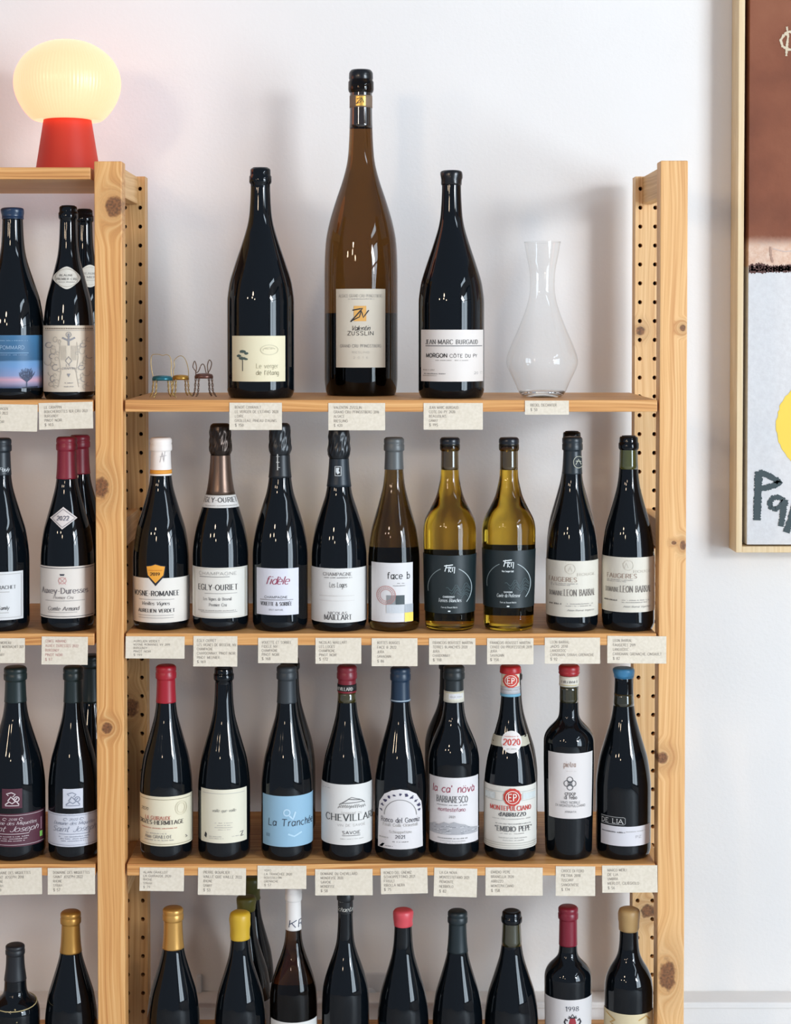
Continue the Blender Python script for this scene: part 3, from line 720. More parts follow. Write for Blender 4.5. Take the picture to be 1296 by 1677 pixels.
def grappin(label, cx, ytop, Yc, badge, full):
    b = Bottle(label, cx, 41 if full else 38.5, ytop, 656.5, 0, 'burg', Yc=Yc, group='wine bottles in the left bay').glass().lip((18, 18, 20))
    x, y = badge
    b.poly([(x-21.5, y), (x-12, y-12), (x, y-18.5), (x+12, y-12), (x+21.5, y), (x+12, y+12), (x, y+18.5), (x-12, y+12)], pap((226, 220, 206)), .0012, 'neck_sticker', smooth=True)
    b.text("BEAUNE", x-11, x+10, y-2.5, 3.4, 'serif', GREY).text("PREMIER CRU", x-16, x+16, y+3.5, 3.4, 'serif', GREY).scribble(x-12, x+12, y+7.5, LG, 1.2)
    b.arc(x, y, 17.5, 14.5, 0, 360, .5, (180, 172, 156)); b.done()
    if not full: return
    b.patch(None, None, 533, 642, pap((222, 206, 184)), wrap=True)
    c = (140, 136, 136); c2 = (176, 166, 152)
    for k in range(28): b.blob([(76+k*2.7, 537), (77.4+k*2.7, 537), (77.4+k*2.7, 539), (76+k*2.7, 539)], (112, 96, 80))
    b.rule(75, 152, 541, c, .6)
    b.line([(cx, 546), (cx, 566)], 3, c).line([(cx-10, 553), (cx, 558), (cx+10, 553)], 3, c).arc(cx, 548, 4, 4, 0, 360, 1, c)
    for sx in (-1, 1):
        for q in range(9):
            px, py = cx+sx*random.uniform(20, 33), 556+q*9.2
            b.arc(px, py, random.uniform(3, 6), random.uniform(3, 6), random.uniform(0, 180), random.uniform(260, 420), 1.0, c if q % 2 else c2, 12)
            b.arc(px-sx*7, py+4, random.uniform(2, 4), random.uniform(2, 4), 0, 300, .8, c2, 10)
        b.line([(cx+sx*13, 560), (cx+sx*15, 585), (cx+sx*12, 610), (cx+sx*16, 634)], .8, c2)
        for q in range(6): b.line([(cx+sx*(4+q*1.6), 566), (cx+sx*(4+q*1.6), 590)], .4, c2)
    b.line([(cx, 584), (cx-5, 591), (cx, 597), (cx+5, 591)], 1.2, c, True).text("LE", cx-4, cx+4, 600, 3.5, 'serif', c).text("GRAPPIN", cx-10, cx+10, 605, 3.4, 'serif', c)
    b.blob([(cx-3, 612), (cx+3, 612), (cx, 618)], c).scribble(cx-6, cx+6, 628, c).scribble(cx-7, cx+7, 634, c); b.done()
grappin('bottle with ornate beige label and pale neck sticker, left of the knotty post', 112.5, 338, None, (109.5, 455), True)
grappin('bottle with pale neck sticker half hidden behind the ornate beige label bottle', 139, 343.5, .22, (147, 452), False)

LG2 = 'wine bottles in the left bay'
b = Bottle('dark-capped bottle with white label, cut by the left edge on the second shelf', 1.5, 46, 717, 1035, 1, group=LG2).glass(lip=False).foil(779, (24, 32, 38), .4)
b.lab = b.cap; b.text("Pauly", -2, 14, 772, 6, 'script', (220, 224, 224))
b.patch(-34, 37, 937, 1016, pap((226, 224, 222))); b.line([(-30, 941), (34, 941), (34, 1012), (-30, 1012)], .7, LG, True)
b.text("MONTRACHET", -22, 25, 965, 5.5, 'serif', INK).rule(-24, 15, 970, LG).text("Bernard Moreau-Family", -40, 14, 999, 6, 'ital', INK).rule(-20, 14, 1004, LG).done()
def auxey(label, cx, half, ytop, Yc, front):
    b = Bottle(label, cx, half, ytop, 1036, 1, Yc=Yc, group=LG2).glass(lip=False).foil(785 if front else 777, (128, 26, 44), .38)
    if not front: return
    b.patch(None, None, 928, 1013, pap((230, 220, 208)), wrap=True)
    b.rule(68, 152, 931, (70, 70, 74), 1).rule(68, 152, 1010, (70, 70, 74), 1)
    b.blob([(98, 940), (106, 940), (105, 943), (99, 943)], (70, 70, 78)).arc(102.5, 951, 6, 5, 0, 360, 1.2, (200, 150, 144)).line([(97, 957), (108, 946)], 1, (200, 150, 144)).line([(97, 946), (108, 957)], 1, (200, 150, 144))
    b.text("Auxey-Duresses", 71, 143, 972, 9, 'serif', (110, 102, 104)).text("Premier Cru", 88, 119, 981, 5, 'ital', (140, 130, 126)).rule(76, 138, 984, LG).text("Comte Armand", 80, 128, 1000, 6.5, 'ital', (90, 84, 86)).rule(80, 126, 1003, LG)
    b.poly([(83.5, 848.5), (104, 830), (126, 848.5), (102, 867)], pap((232, 220, 212)), .0012, 'vintage_sticker')
    b.text("2022", 94, 113, 852, 7, 'serif', (70, 74, 94)).line([(87, 848.5), (104, 833.5), (122.5, 848.5), (102.5, 863.5)], .7, (110, 108, 116), True).done()
auxey('red-capped bottle with white diamond vintage sticker on its shoulder', 110, 43.5, 715, None, True)
auxey('red-capped bottle half hidden behind the one with the diamond sticker', 131.5, 42, 712, .19, False)
def joseph(label, cx, half, col, inkc, off, Yc=None, front=True, ytop=1089):
    b = Bottle(label, cx, half, ytop, 1413, 2, Yc=Yc, group=LG2).glass(lip=False).foil(1152, (18, 34, 34), .38)
    if not front: return
    X = cx+off
    b.poly([(X-16, 1292), (X+16, 1292), (X+16, 1324), (X-16, 1324)], pap(col), .0009, 'square_sticker')
    g = inkc
    b.line([(X-11, 1318), (X-5, 1313), (X, 1316), (X+6, 1312), (X+11, 1318)], 1.8, g).line([(X-7, 1312), (X-2, 1305), (X+4, 1311), (X+8, 1307)], 1.8, g).arc(X+7, 1309, 4, 4, 0, 360, 1.4, g).line([(X-6, 1303), (X-9, 1300), (X-1, 1298), (X+5, 1301), (X+1, 1305)], 1.6, g).line([(X-11, 1319.5), (X+11, 1319.5)], 1.2, g)
    b.patch(None, X+53 if X < 60 else None, 1333, 1387, pap(col)); 
    b.rule(X-45, X+50, 1335.5, inkc, .6).rule(X-45, X+50, 1384, inkc, .6)
    b.text("2018" if X < 60 else "2022", X-6, X+7, 1344, 3.8, 'ital', g).arc(X+14, 1342, 3, 2, 0, 300, .7, g).arc(X-12, 1342, 3, 2, 0, 300, .7, g)
    b.text("Domaine des Miquettes", X-34 if X < 60 else X-30, X+38 if X < 60 else X+34, 1351, 5.4, 'script', g)
    b.text("Saint Joseph", X-37 if X < 60 else X-32, X+40 if X < 60 else X+35, 1362, 8.5, 'script', g).rule(X-22, X+27, 1366, g, .8)
    for k, yy in enumerate((1371, 1374.5, 1378)): b.scribble(X-22+k*2, X+26-k*3, yy, g, 1.4)
    if X < 60: b.blob([(X+44, 1368), (X+48, 1368), (X+48, 1377), (X+44, 1377)], (130, 190, 90)).line([(X+46, 1365), (X+46, 1345)], 2, (150, 110, 120))
    b.done()
joseph('dark-capped bottle with maroon label and maroon square sticker', 26, 48, (84, 34, 50), (214, 200, 200), -6)
joseph('dark-capped bottle with white label and white square sticker, left of the knotty post', 120.5, 41.5, (214, 214, 222), (130, 134, 148), -1)
joseph('dark bottle mostly hidden behind the white square sticker bottle', 150, 41, None, None, 0, .20, False, 1070)

# ---- third shelf, right bay
b = Bottle('bright red capsule bottle with cream label, first on the third shelf', 272.5, 43, 1087, 1413, 2).glass(lip=False).foil(1152.5, (158, 24, 40), .36)
b.patch(None, None, 1305, 1386, pap((238, 226, 196)), wrap=True)
b.rule(232, 312, 1310, (150, 138, 110), .8).rule(232, 312, 1383, (150, 138, 110), .8).text("2020", 233, 243, 1329, 5, 'ital', INK).text("LA GUIRAUDE", 239, 280, 1343, 6, 'serif', (176, 74, 56)).text("CROZES-HERMITAGE", 231, 300, 1350.5, 6.5, 'bserif', (70, 62, 58))
b.scribble(234, 290, 1357.5, (196, 120, 100)).scribble(240, 272, 1366, LG).text("Alain GRAILLOT", 239, 281, 1373, 5, 'serif', GREY).scribble(238, 284, 1377, LG).arc(296, 1325, 9, 11, 0, 360, .8, (206, 196, 168)).arc(296, 1325, 6, 8, 0, 360, .7, (206, 196, 168)).line([(303, 1371), (306, 1374), (303, 1375)], 1, GREY).done()
b = Bottle('bottle without capsule and a sparse cream label with tiny grey script', 367, 43, 1090, 1411, 2).glass().lip((140, 110, 70))
b.patch(330, 404, 1293.5, 1381, pap((236, 228, 204)))
b.line([(333, 1300), (400, 1300)], .6, LG).text("vaille que vaille", 348, 386, 1330, 5, 'ital', (150, 146, 136))
for k, yy in enumerate((1348.5, 1352.5, 1356, 1359.5)): b.scribble(352+k % 2*4, 382-k % 2*5, yy, LG, 1.2)
b.blob([(337, 1364), (339.5, 1367), (338.5, 1374), (335.5, 1371)], INK).scribble(343, 362, 1371, LG, 1.2).scribble(343, 366, 1374, LG, 1.2).scribble(378, 392, 1371, LG, 1.2).line([(393, 1365), (398, 1364), (394, 1372), (398, 1371)], 1.2, GREY).done()
b = Bottle('matt grey capsule bottle with pale blue label', 470, 42.5, 1088, 1413, 2).glass(lip=False).foil(1153, (44, 50, 54), .45)
b.patch(431, None, 1304, 1387, pap((150, 188, 210)))
b.text("La Tranchée", 440, 511, 1353, 11.5, 'hand', (42, 50, 62)).arc(470, 1331, 5, 5, 0, 360, 2, (184, 210, 226)).line([(474, 1336), (480, 1342), (484, 1330)], 2.5, (184, 210, 226)).line([(472, 1366), (482, 1370), (494, 1364)], 2.5, (176, 206, 222)).blob([(437, 1367), (442, 1367), (442, 1372), (437, 1372)], (110, 140, 160)).done()
Bottle('dark bottle mostly hidden behind the pale blue label bottle', 474.5, 41.5, 1074, 0, 2, Yc=.19).glass().lip((40, 40, 40))
b = Bottle('red capsule bottle with black neck band and sketch of a house on its white label', 568.5, 42, 1087.5, 1411, 2).glass(lip=False)
b.cork(1135, 1152, (60, 54, 26)); b.foil(1136, (120, 28, 40), .36); b.ring('neck_band', 1122, 1133, pap((20, 18, 20)), .0013)
b.lab = b.cap; b.lab = b.ring('neck_band_edge', 1133, 1134, pap((150, 30, 40)), .0013); b.text("CHEVILLARD", 540, 577, 1131, 5, 'serif', (220, 214, 206))
b.patch(None, None, 1285, 1384, pap((232, 228, 222)), wrap=True)
g = (104, 102, 100)
b.line([(556, 1318), (571, 1309), (592, 1311), (597, 1316)], 1.4, g).line([(570, 1309), (576, 1306), (590, 1310)], 1, g).line([(558, 1316), (594, 1314)], 1.2, g)
for k in range(14): b.line([(554+k*3.1, 1324+random.uniform(-2, 1)), (557+k*3.1, 1318+random.uniform(-1, 2)), (558+k*3.1, 1323)], .8, g)
b.text("DOMAINE DU", 559, 593, 1333.5, 3.6, 'thin', LG).text("CHEVILLARD", 535, 610.2, 1344, 10.5, 'serif', (58, 62, 62)).text("VIN DE SAVOIE", 553, 598, 1353.5, 4, 'thin', LG).text("SAVOIE", 561, 590, 1366, 5, 'sans', INK).rule(561, 590, 1368.5, GREY).scribble(558, 594, 1374.5, LG, 1.2).scribble(530, 541, 1293, GREY, 1).done()
b = Bottle('dark blue capsule bottle with arch-shaped label ringed by leaves', 656, 42.5, 1090, 1411, 2).glass(lip=False).foil(1151, (20, 44, 66), .38)
b.ring('neck_ring', 1147.5, 1149.5, pap((170, 186, 196)), .0012)
b.poly([(619.5, 1391), (620, 1360), (620.5, 1330), (622, 1316), (630, 1302), (642, 1295), (656, 1292.5), (670, 1295), (682, 1302), (690, 1316), (691.5, 1330), (692, 1360), (692.5, 1391), (656, 1391)], pap((230, 224, 222)), .0006, 'label', rings=6)
for k in range(11):
    a = radians(-2+k*184/10); x, y = 656+30.5*cos(a), 1328-27*sin(a)
    for q in range(3): b.blob([(x+random.uniform(-2.5, 2.5)+1.6*cos(j*1.2), y+random.uniform(-2, 2)+1.6*sin(j*1.2)) for j in range(5)], (60, 54, 84))
b.arc(656, 1336, 26, 26, 0, 180, .9, GREY).text("Ronco del Gnemiz", 625, 687, 1347, 7.5, 'typew', (70, 68, 76)).text("Friuli Colli Orientali", 628, 684, 1353.5, 4.6, 'typew', LG).text("Schioppettino", 638, 674, 1364.5, 4, 'typew', LG).text("2021", 648, 663.5, 1373, 5.2, 'typew', (40, 44, 54)).scribble(643, 668, 1379.5, GREY, 1.4).scribble(622, 637, 1374, LG, 2).scribble(632, 644, 1387, INK, 1.2).done()
Bottle('dark bottle peeking out to the left behind the pink script label bottle', 736.5, 40, 1073, 0, 2, 'albe', Yc=.17).glass(lip=False).foil(1140, (18, 24, 26), .4)
b = Bottle('broad-shouldered bottle with pink script and a landscape on its white label', 743.5, 42, 1087.5, 1413, 2, 'albe').glass(lip=False).foil(1133, (24, 32, 34), .42)
b.lab = b.ring('neck_band', 1133, 1151, pap((226, 220, 202)), .0010)
b.blob([(736, 1137), (757, 1136), (757, 1144), (736, 1145)], (206, 204, 204)).rule(730, 758, 1134.5, (180, 168, 130), 1).scribble(738, 755, 1142, LG)
b.patch(704, 783, 1274, 1382, pap((232, 226, 224)))
b.text("la ca' növà", 710, 776, 1298, 12, 'hand', (156, 44, 74)).text("BARBARESCO", 716, 766, 1314.5, 10.5, 'serif', (70, 72, 74)).scribble(717, 766, 1319.5, GREY, 1.4).text("montestefano", 718, 762, 1329, 6.2, 'hand', (150, 60, 88)).text("2021", 736, 746, 1339.5, 3.6, 'sans', GREY)
h = [(705, 1354), (712, 1350), (719, 1352), (728, 1347), (736, 1349), (744, 1346), (753, 1349), (762, 1351), (770, 1356), (781, 1358), (781, 1366), (760, 1367), (735, 1367), (705, 1367)]
hh = h[:10]
for i in range(9): b.blob([hh[i], hh[i+1], (hh[i+1][0], 1367), (hh[i][0], 1367)], (168, 166, 168))
for k in range(40): x = random.uniform(706, 778); y = random.uniform(1353, 1366); b.line([(x, y), (x+random.uniform(3, 8), y-random.uniform(0, 2))], .8, (128, 128, 132) if k % 2 else (206, 204, 204))
b.scribble(718, 766, 1374, GREY, 1.6).scribble(722, 762, 1378, LG, 1.4).scribble(728, 756, 1381.3, LG, 1.2).done()
b = Bottle('bottle with round 2020 shoulder sticker and red seal on its label', 836, 43, 1088, 1412, 2).glass(lip=False).foil(1141, (224, 218, 196), .45, lip=1.1, lo=.968)
nr = b.tab[-1][1]*b.R; z0 = b.zb+.966*b.H
mesh('red_top', lathe(b.X, b.Y, [(nr*1.18+.0004, z0), (nr*1.19+.0006, z0+.001), (nr*1.19, b.zt-.001), (nr*1.05, b.zt+.001), (nr*.4, b.zt+.0012)], 40), capmat((172, 32, 36), .35), b.o, True)
b.lab = b.ring('neck_band', 1125, 1137, pap((198, 196, 198)), .0012); b.scribble(822, 850, 1131, LG, 2)
b.ring('neck_stripe', 1137, 1141.5, pap((120, 176, 200)), .0013)
def seal(b, x, y, r, e=.0018):
    b.poly([(x+r*(1+.06*(k % 2))*cos(k*.2618), y+r*(1+.06*(k % 2))*sin(k*.2618)) for k in range(24)], pap((206, 62, 48)), e, 'red_seal', rings=5)
    c = (240, 226, 214); q = r/14
    b.arc(x, y, r*.72, r*.72, 0, 360, 1.1*q, c).line([(x-1*q, y-5.5*q), (x-6*q, y-5.5*q), (x-6*q, y+5.5*q), (x-1*q, y+5.5*q)], 1.6*q, c).line([(x-6*q, y), (x-2*q, y)], 1.4*q, c).line([(x+1.5*q, y+6*q), (x+1.5*q, y-5.5*q), (x+5*q, y-5*q), (x+6*q, y-2.5*q), (x+5*q, y), (x+1.5*q, y+.5*q)], 1.6*q, c)
seal(b, 837, 1114.5, 11.5)
b.poly([(806, 1207), (836, 1205.5), (868.5, 1207), (868.5, 1224), (836, 1222.5), (806, 1224.5)], pap((206, 198, 176)), .0010, 'shoulder_strip', rings=6)
b.poly([(838+16*cos(k*.5236), 1215+18.5*sin(k*.5236)) for k in range(12)], pap((236, 228, 222)), .0015, 'vintage_sticker', smooth=True, rings=5)
b.text("2020", 825, 852, 1220, 9.5, 'bserif', RED).scribble(828, 848, 1206.5, (210, 120, 110), 1.4).scribble(831, 846, 1227, LG, 1.6)
b.patch(None, None, 1288, 1391, pap((232, 226, 214)), wrap=True)
b.blob([(796, 1300), (812, 1299), (812, 1310), (796, 1310)], (204, 208, 204)).blob([(856, 1299), (876, 1300), (876, 1310), (856, 1310)], (204, 208, 204)).rule(795, 876, 1297, (180, 184, 180), .8).rule(795, 876, 1311.5, (180, 184, 180), .8)
b.text("MONTEPULCIANO", 804, 869, 1327.5, 7.5, 'bserif', RED).text("d'ABRUZZO", 818, 861, 1337, 6.4, 'bserif', (60, 60, 64)).scribble(806, 868, 1342, LG, 1.4).scribble(811, 868, 1350, GREY, 1.4).text('"EMIDIO PEPE"', 812, 870, 1361.5, 8.5, 'serif', (54, 54, 58)).scribble(820, 860, 1366, LG, 1.4).scribble(818, 862, 1373, LG, 1.6).scribble(824, 858, 1377, LG, 1.6)
for q in (1381, 1384.5, 1388): b.rule(795, 877, q, (176, 172, 162), .9)
seal(b, 839.5, 1305.5, 14, .0016); b.done()
Bottle('dark bottle almost hidden behind the bottle with the 2020 sticker', 841, 41.5, 1092, 0, 2, Yc=.17).glass()
b = Bottle('square-shouldered bottle with red cap and tall white clover emblem label', 932, 41.5, 1086.5, 1409, 2, 'bord').glass(lip=False)
b.cork(1126, 1152, (48, 46, 28)); b.foil(1109, (158, 32, 38), .36)
b.lab = b.ring('neck_band', 1109, 1125.5, pap((226, 218, 202)), .0012); b.scribble(921, 944, 1119, GREY, 4).rule(917, 947, 1122.5, (190, 170, 110))
b.patch(899, 969.5, 1234, 1341, pap((230, 222, 216)))
b.text("pietra", 924, 943, 1256, 8.5, 'serif', (160, 132, 118)).scribble(926, 944, 1263.5, (206, 196, 188), 1)
for dx, dy in ((-5, 0), (5, 0), (0, -6), (0, 6)): b.arc(934+dx, 1283+dy, 4.6, 4.8, 0, 360, 1, (80, 82, 84), 16)
b.arc(934, 1283, 3, 3.2, 0, 360, 1, (80, 82, 84), 14)
b.text("croce", 926, 943, 1302, 6, 'typew', INK).text("di febo", 925, 945, 1308.5, 6, 'typew', INK).text("VINO NOBILE", 919, 950, 1316, 4, 'sans', GREY).text("DI MONTEPULCIANO", 911, 958, 1321.5, 4, 'sans', GREY).text("ANNATA", 926, 944, 1331, 3.2, 'sans', GREY).done()
b = Bottle('sky blue wax bottle with narrow white label strip near its base', 1021.5, 45, 1090, 1409, 2).glass(lip=False)
b.cork(1138, 1158, (44, 42, 24)); b.wax(1112.5, (60, 124, 164), 1.16, .4)
b.patch(985, 1064, 1354, 1386, pap((224, 220, 222)))
b.scribble(987, 1024, 1364.5, (70, 70, 74), 2).scribble(1026, 1056, 1363, LG, 1.4).text("PZ", 1041, 1050, 1373, 4, 'thin', GREY)
b.lab = b.poly([(985, 1338), (1025, 1338), (1025, 1351.5), (985, 1351.5)], mat('label_black', (14, 16, 18), .4), .0005, 'name_label')
b.lab = [c for c in b.o.children if c.name.startswith('name_label')][0]
b.line([(986, 1339), (1022, 1339), (1024.5, 1341), (1024.5, 1349), (1022, 1351), (986, 1351)], .7, (170, 170, 168)).text("DE LIA", 987, 1021, 1349, 7, 'typew', (206, 204, 200)).done()

# ---- lowest shelf
b = Bottle('gold capsule bottle on the lowest shelf, right of the knotty post', 284, 43.5, 1482, 1787, 3).glass(lip=False).foil(1557.5, (196, 148, 78), .36, .55)
b.patch(None, None, 1705, 1770, pap(CREAM), wrap=True)
b = Bottle('yellow wax-sealed bottle on the lowest shelf', 393.5, 42.5, 1487.5, 1787, 3).glass(lip=False).wax(1542, (204, 164, 42), 1.2, .4)
b.patch(None, None, 1700, 1770, pap(CREAM), wrap=True)
b = Bottle('olive wax-sealed bottle directly behind the yellow wax one', 402, 40, 1463, 1, 3, Yc=.165).glass(lip=False).wax(1495, (104, 100, 42), 1.2, .4); b.patch(None, None, 1646, 1720, pap((200, 204, 206)), wrap=True)
b = Bottle('olive-necked bottle farthest back behind the yellow wax one', 411.5, 35.5, 1431, 1, 3, Yc=.25).glass(lip=False).wax(1476, (92, 92, 40), 1.15, .35); b.patch(None, None, 1616, 1690, pap((196, 200, 204)), wrap=True)
b = Bottle('slim brown flute bottle with white monogrammed capsule', 481, 39.5, 1448, 1788, 3, 'flute', m_brown).glass(lip=False).foil(1525, (226, 220, 214), .5)
b.patch(None, None, 1640, 1780, mat('back_label_dark'), -.0012, 'back_label', True)
for v in b.lab.data.vertices: v.co.y = -v.co.y
b.lab = b.cap; b.text("KR", 473, 494, 1519, 12, 'hand', (48, 58, 84)).rule(468, 495, 1473, (190, 184, 190), 1)
b.patch(444, 519, 1675, 1760, pap(WHITE)); b.done()
b = Bottle('slim black flute bottle with silver script on its dark capsule', 566, 39.5, 1448, 1788, 3, 'flute').glass(lip=False).foil(1498, (20, 22, 24), .4)
b.lab = b.cap; b.text("Schaetzel", 553, 579, 1493, 7, 'script', (190, 188, 180)).line([(556, 1476), (565, 1474), (573, 1472)], 1.2, (190, 188, 180)).line([(557, 1478), (572, 1476)], .7, (190, 188, 180))
b.patch(None, None, 1690, 1765, pap((60, 80, 86)), wrap=True); b.done()
b = Bottle('coral pink wax-topped bottle', 660.5, 42.5, 1484, 1788, 3).glass(lip=False).wax(1520, (206, 74, 82), 1.16, .4); b.patch(None, None, 1705, 1770, pap(WHITE), wrap=True)
b = Bottle('black capsule bottle between the coral wax bottle and the bare-necked one', 749.5, 41.5, 1487, 1788, 3).glass(lip=False).foil(1563, (20, 34, 38), .42); b.patch(None, None, 1705, 1770, pap(WHITE), wrap=True)
b = Bottle('bare-necked dark bottle with visible cork on the lowest shelf', 838, 44.5, 1487, 1788, 3).glass().cork(1509, 1552, (52, 50, 26)).lip((50, 40, 40)); b.patch(None, None, 1705, 1770, pap(WHITE), wrap=True)
b = Bottle('square-shouldered dark red capsule bottle with 1998 label and crest', 930.5, 39, 1480, 1785, 3, 'bord').glass(lip=False).foil(1551.5, (120, 22, 40), .36)
b.patch(894, 969, 1638, 1760, pap((226, 220, 216))); b.text("1998", 927, 948, 1656, 7.5, 'serif', (90, 90, 96))
K = (40, 38, 44)
b.blob([(934, 1668), (942, 1668), (944, 1676), (938, 1682), (932, 1676)], (150, 40, 50)).line([(931, 1667), (945, 1667)], 2, K).line([(932, 1664), (935, 1666), (938, 1661), (941, 1666), (944, 1664)], 1.6, K)
for sx in (-1, 1): b.line([(938+sx*8, 1672), (938+sx*11, 1669), (938+sx*13, 1674), (938+sx*10, 1680)], 2.6, K)
b.text("GRAND VIN", 912, 962, 1712, 8, 'serif', GREY).done()
b = Bottle('tan gold wax-dipped bottle on the lowest shelf, next to the right post', 1030, 40, 1482, 1786, 3, 'sbord').glass(lip=False).wax(1528, (176, 142, 92), 1.2, .45)
b.patch(None, None, 1662, 1760, pap((226, 208, 168)), wrap=True)
b.line([(994, 1666), (1008, 1674), (1000, 1680), (1014, 1686)], 2, (190, 150, 80)).line([(1046, 1672), (1058, 1666), (1064, 1674)], 2, (190, 150, 80)).done()
b = Bottle('squat black-capped bottle with a thin cord tied round its neck', 25.5, 40, 1542, 1787, 3, 'port', group=LG2).glass(lip=False).foil(1610, (22, 24, 28), .45, lip=1.12)
nz = b.zsurf(1648)
cp = []
for k in range(24):
    a = 2*pi*k/24; zz = b.zsurf(1652)-.004*cos(a); r = b.r(zz)+.0012; cp.append((b.X+r*sin(a), b.Y-r*cos(a), zz))
cord = mesh('cord', tube(cp, .0008, 6, True), mat('cord_gold', (190, 170, 120), .6), b.o, True)
mesh('cord_knot', tube([(b.X+.006, b.Y-b.r(nz)-.004, b.zsurf(1653)), (b.X+.009, b.Y-b.R*.75, b.zsurf(1662)), (b.X+.010, b.Y-b.R*.97, b.zsurf(1676))], .0012, 6), mat('cord_gold'), b.o, True)
b = Bottle('gold capsule bottle on the lowest shelf, left of the knotty post', 116.5, 43, 1488, 1787, 3, group=LG2).glass(lip=False).foil(1564, (186, 138, 66), .36, .55)
b.patch(None, None, 1705, 1770, pap(CREAM), wrap=True)

# ------------------------------------------------------------------ price tags
def price_tag(x0, x1, y0, y1, rot, label, lines, ink=None, grp='price tags taped to the shelf edges', margin=9, cap=4.3):
    cx, cy = (x0+x1)/2, (y0+y1)/2; hw, hh = (x1-x0)/2, (y1-y0)/2; ca, sa = cos(radians(rot)), sin(radians(rot))
    def T(u, v, Y): 
        px, py = cx+u*ca-v*sa, cy+u*sa+v*ca; X, Z = at(px, py, 0); return (X, Y, Z)
    # paper: slight curl away from the shelf below its edge
    n, m = 3, 6; v = []; f = []
    def curl(vv): q = max(0, (vv+hh)/(2*hh)-.45); return -.0011-.004*q*q
    for s in (0, 1):
        for j in range(m+1):
            for i in range(n+1):
                vv = -hh+2*hh*j/m; v.append(T(-hw+2*hw*i/n, vv, curl(vv)+s*.0006))
    k = (n+1)*(m+1)
    for j in range(m):
        for i in range(n):
            a = j*(n+1)+i; q = (a, a+n+1, a+n+2, a+1); f.append(q); f.append(tuple(k+z for z in reversed(q)))
    for j in range(m): a, b2 = j*(n+1), (j+1)*(n+1); f.append((a, k+a, k+b2, b2)); a += n; b2 += n; f.append((a, b2, k+b2, k+a))
    for i in range(n): f.append((i, i+1, k+i+1, k+i)); a = m*(n+1)+i; f.append((a, k+a, k+a+1, a+1))
    r = mesh('price_tag', (v, f), m_paper); tag(r, label, 'price tag', grp)
    V, Fc = [], []; dy = (2*hh-8)/max(len(lines), 2); dy = min(dy, 7.6)
    for i, s in enumerate(lines):
        wd = min(2.85*len(s), 2*hw-margin-2)
        vf = text_mesh(s, -hw+margin, -hw+margin+wd, -hh+9.5+i*dy, cap*min(1, dy/6.6), 'tag', 2)
        q = len(V); V += [T(p[0], p[1], curl(p[1])-.0003) for p in vf[0]]; Fc += [tuple(z+q for z in ff) for ff in vf[1]]
    mesh('lettering', (V, Fc), ink or m_ink, r)
PT = price_tag
PT(376, 462, 659.5, 704, 0, 'price tag below the large bottle with the small tree label', ["BENOIT COURAULT", "LE VERGER DE L'ETANG 2020", "LOIRE", "GROLLEAU, PINEAU D'AUNIS", "$ 150"])
PT(538, 631, 660, 704.5, 0, 'price tag below the tall brown flute bottle', ["VALENTIN ZUSSLIN", "GRAND CRU PFINGSTBERG 2016", "ALSACE", "RIESLING", "$ 420"])
PT(694, 791, 660, 703.5, 0, 'price tag below the large wax-dipped bottle beside the decanter', ["JEAN MARC BURGAUD", "COTE DU PY 2020", "BEAUJOLAIS", "GAMAY", "$ 195"])
PT(860, 932, 656, 679, 0, 'small two-line price tag below the glass decanter', ["RIEDEL DECANTER", "$ 50"])
PT(-30, 61.5, 662, 706, 1.0, 'price tag below the blue tree label bottle, cut by the left edge', ["VAN BERHAGEN", "POMMARD 2022", "BURGUNDY", "PINOT NOIR", "$ 110"])
PT(64, 152.5, 659, 702.5, -1.5, 'price tag below the ornate beige label bottle', ["LE GRAPPIN", "BOUCHEROTTES 1ER CRU 2021", "BURGUNDY", "PINOT NOIR", "$ 103"])
PT(206, 302.5, 1042, 1078, .3, 'price tag below the bottle with the orange shield', ["AURELIEN VERDET", "VOSNE ROMANEE VV 2019", "BURGUNDY", "PINOT NOIR", "$ 199"], margin=13, cap=4)
PT(317, 389, 1041.5, 1091, .2, 'six-line price tag below the bronze foil bottle', ["EGLY OURIET", "LES VIGNES DE BISSEUIL NV", "CHAMPAGNE", "CHARDONNAY, PINOT NOIR", "PINOT MEUNIER", "$ 169"], margin=6)
PT(423, 488, 1044.5, 1085.5, 0, 'price tag below the bottle with pink script on white', ["VOUETTE ET SORBEE", "FIDELE NV", "CHAMPAGNE", "PINOT NOIR", "$ 168"], margin=6)
PT(517, 592, 1044.5, 1086.5, 0, 'price tag below the matt black foil bottle', ["NICOLAS MAILLART", "LES LOGES", "CHAMPAGNE", "PINOT NOIR", "$ 172"], margin=6)
PT(609, 684, 1045, 1090.5, 0, 'price tag below the label with grey and yellow squares', ["BOTTES ROUGES", "FACE B 2022", "JURA", "SAVAGNIN", "$ 86"])
PT(703, 779, 1045, 1088, 0, 'price tag below the left amber bottle', ["FRANCOIS ROUSSET MARTIN", "TERRES BLANCHES 2020", "JURA", "CHARDONNAY", "$ 118"], margin=6)
PT(798, 874, 1045, 1087.5, 0, 'price tag below the right amber bottle', ["FRANCOIS ROUSSET MARTIN", "CUVEE DU PROFESSEUR 2019", "JURA", "SAVAGNIN", "$ 156"], margin=5)
PT(892.5, 983, 1044, 1086.5, 0, 'price tag below the dark-capped cream label bottle', ["LEON BARRAL", "JADIS 2018", "LANGUEDOC", "CARIGNAN, SYRAH, GRENACHE", "$ 92"])
PT(995, 1091.5, 1041.5, 1086, .4, 'price tag overlapping the right post on the second shelf', ["LEON BARRAL", "FAUGERES 2019", "LANGUEDOC", "CARIGNAN, GRENACHE, CINSAULT", "$ 82"])
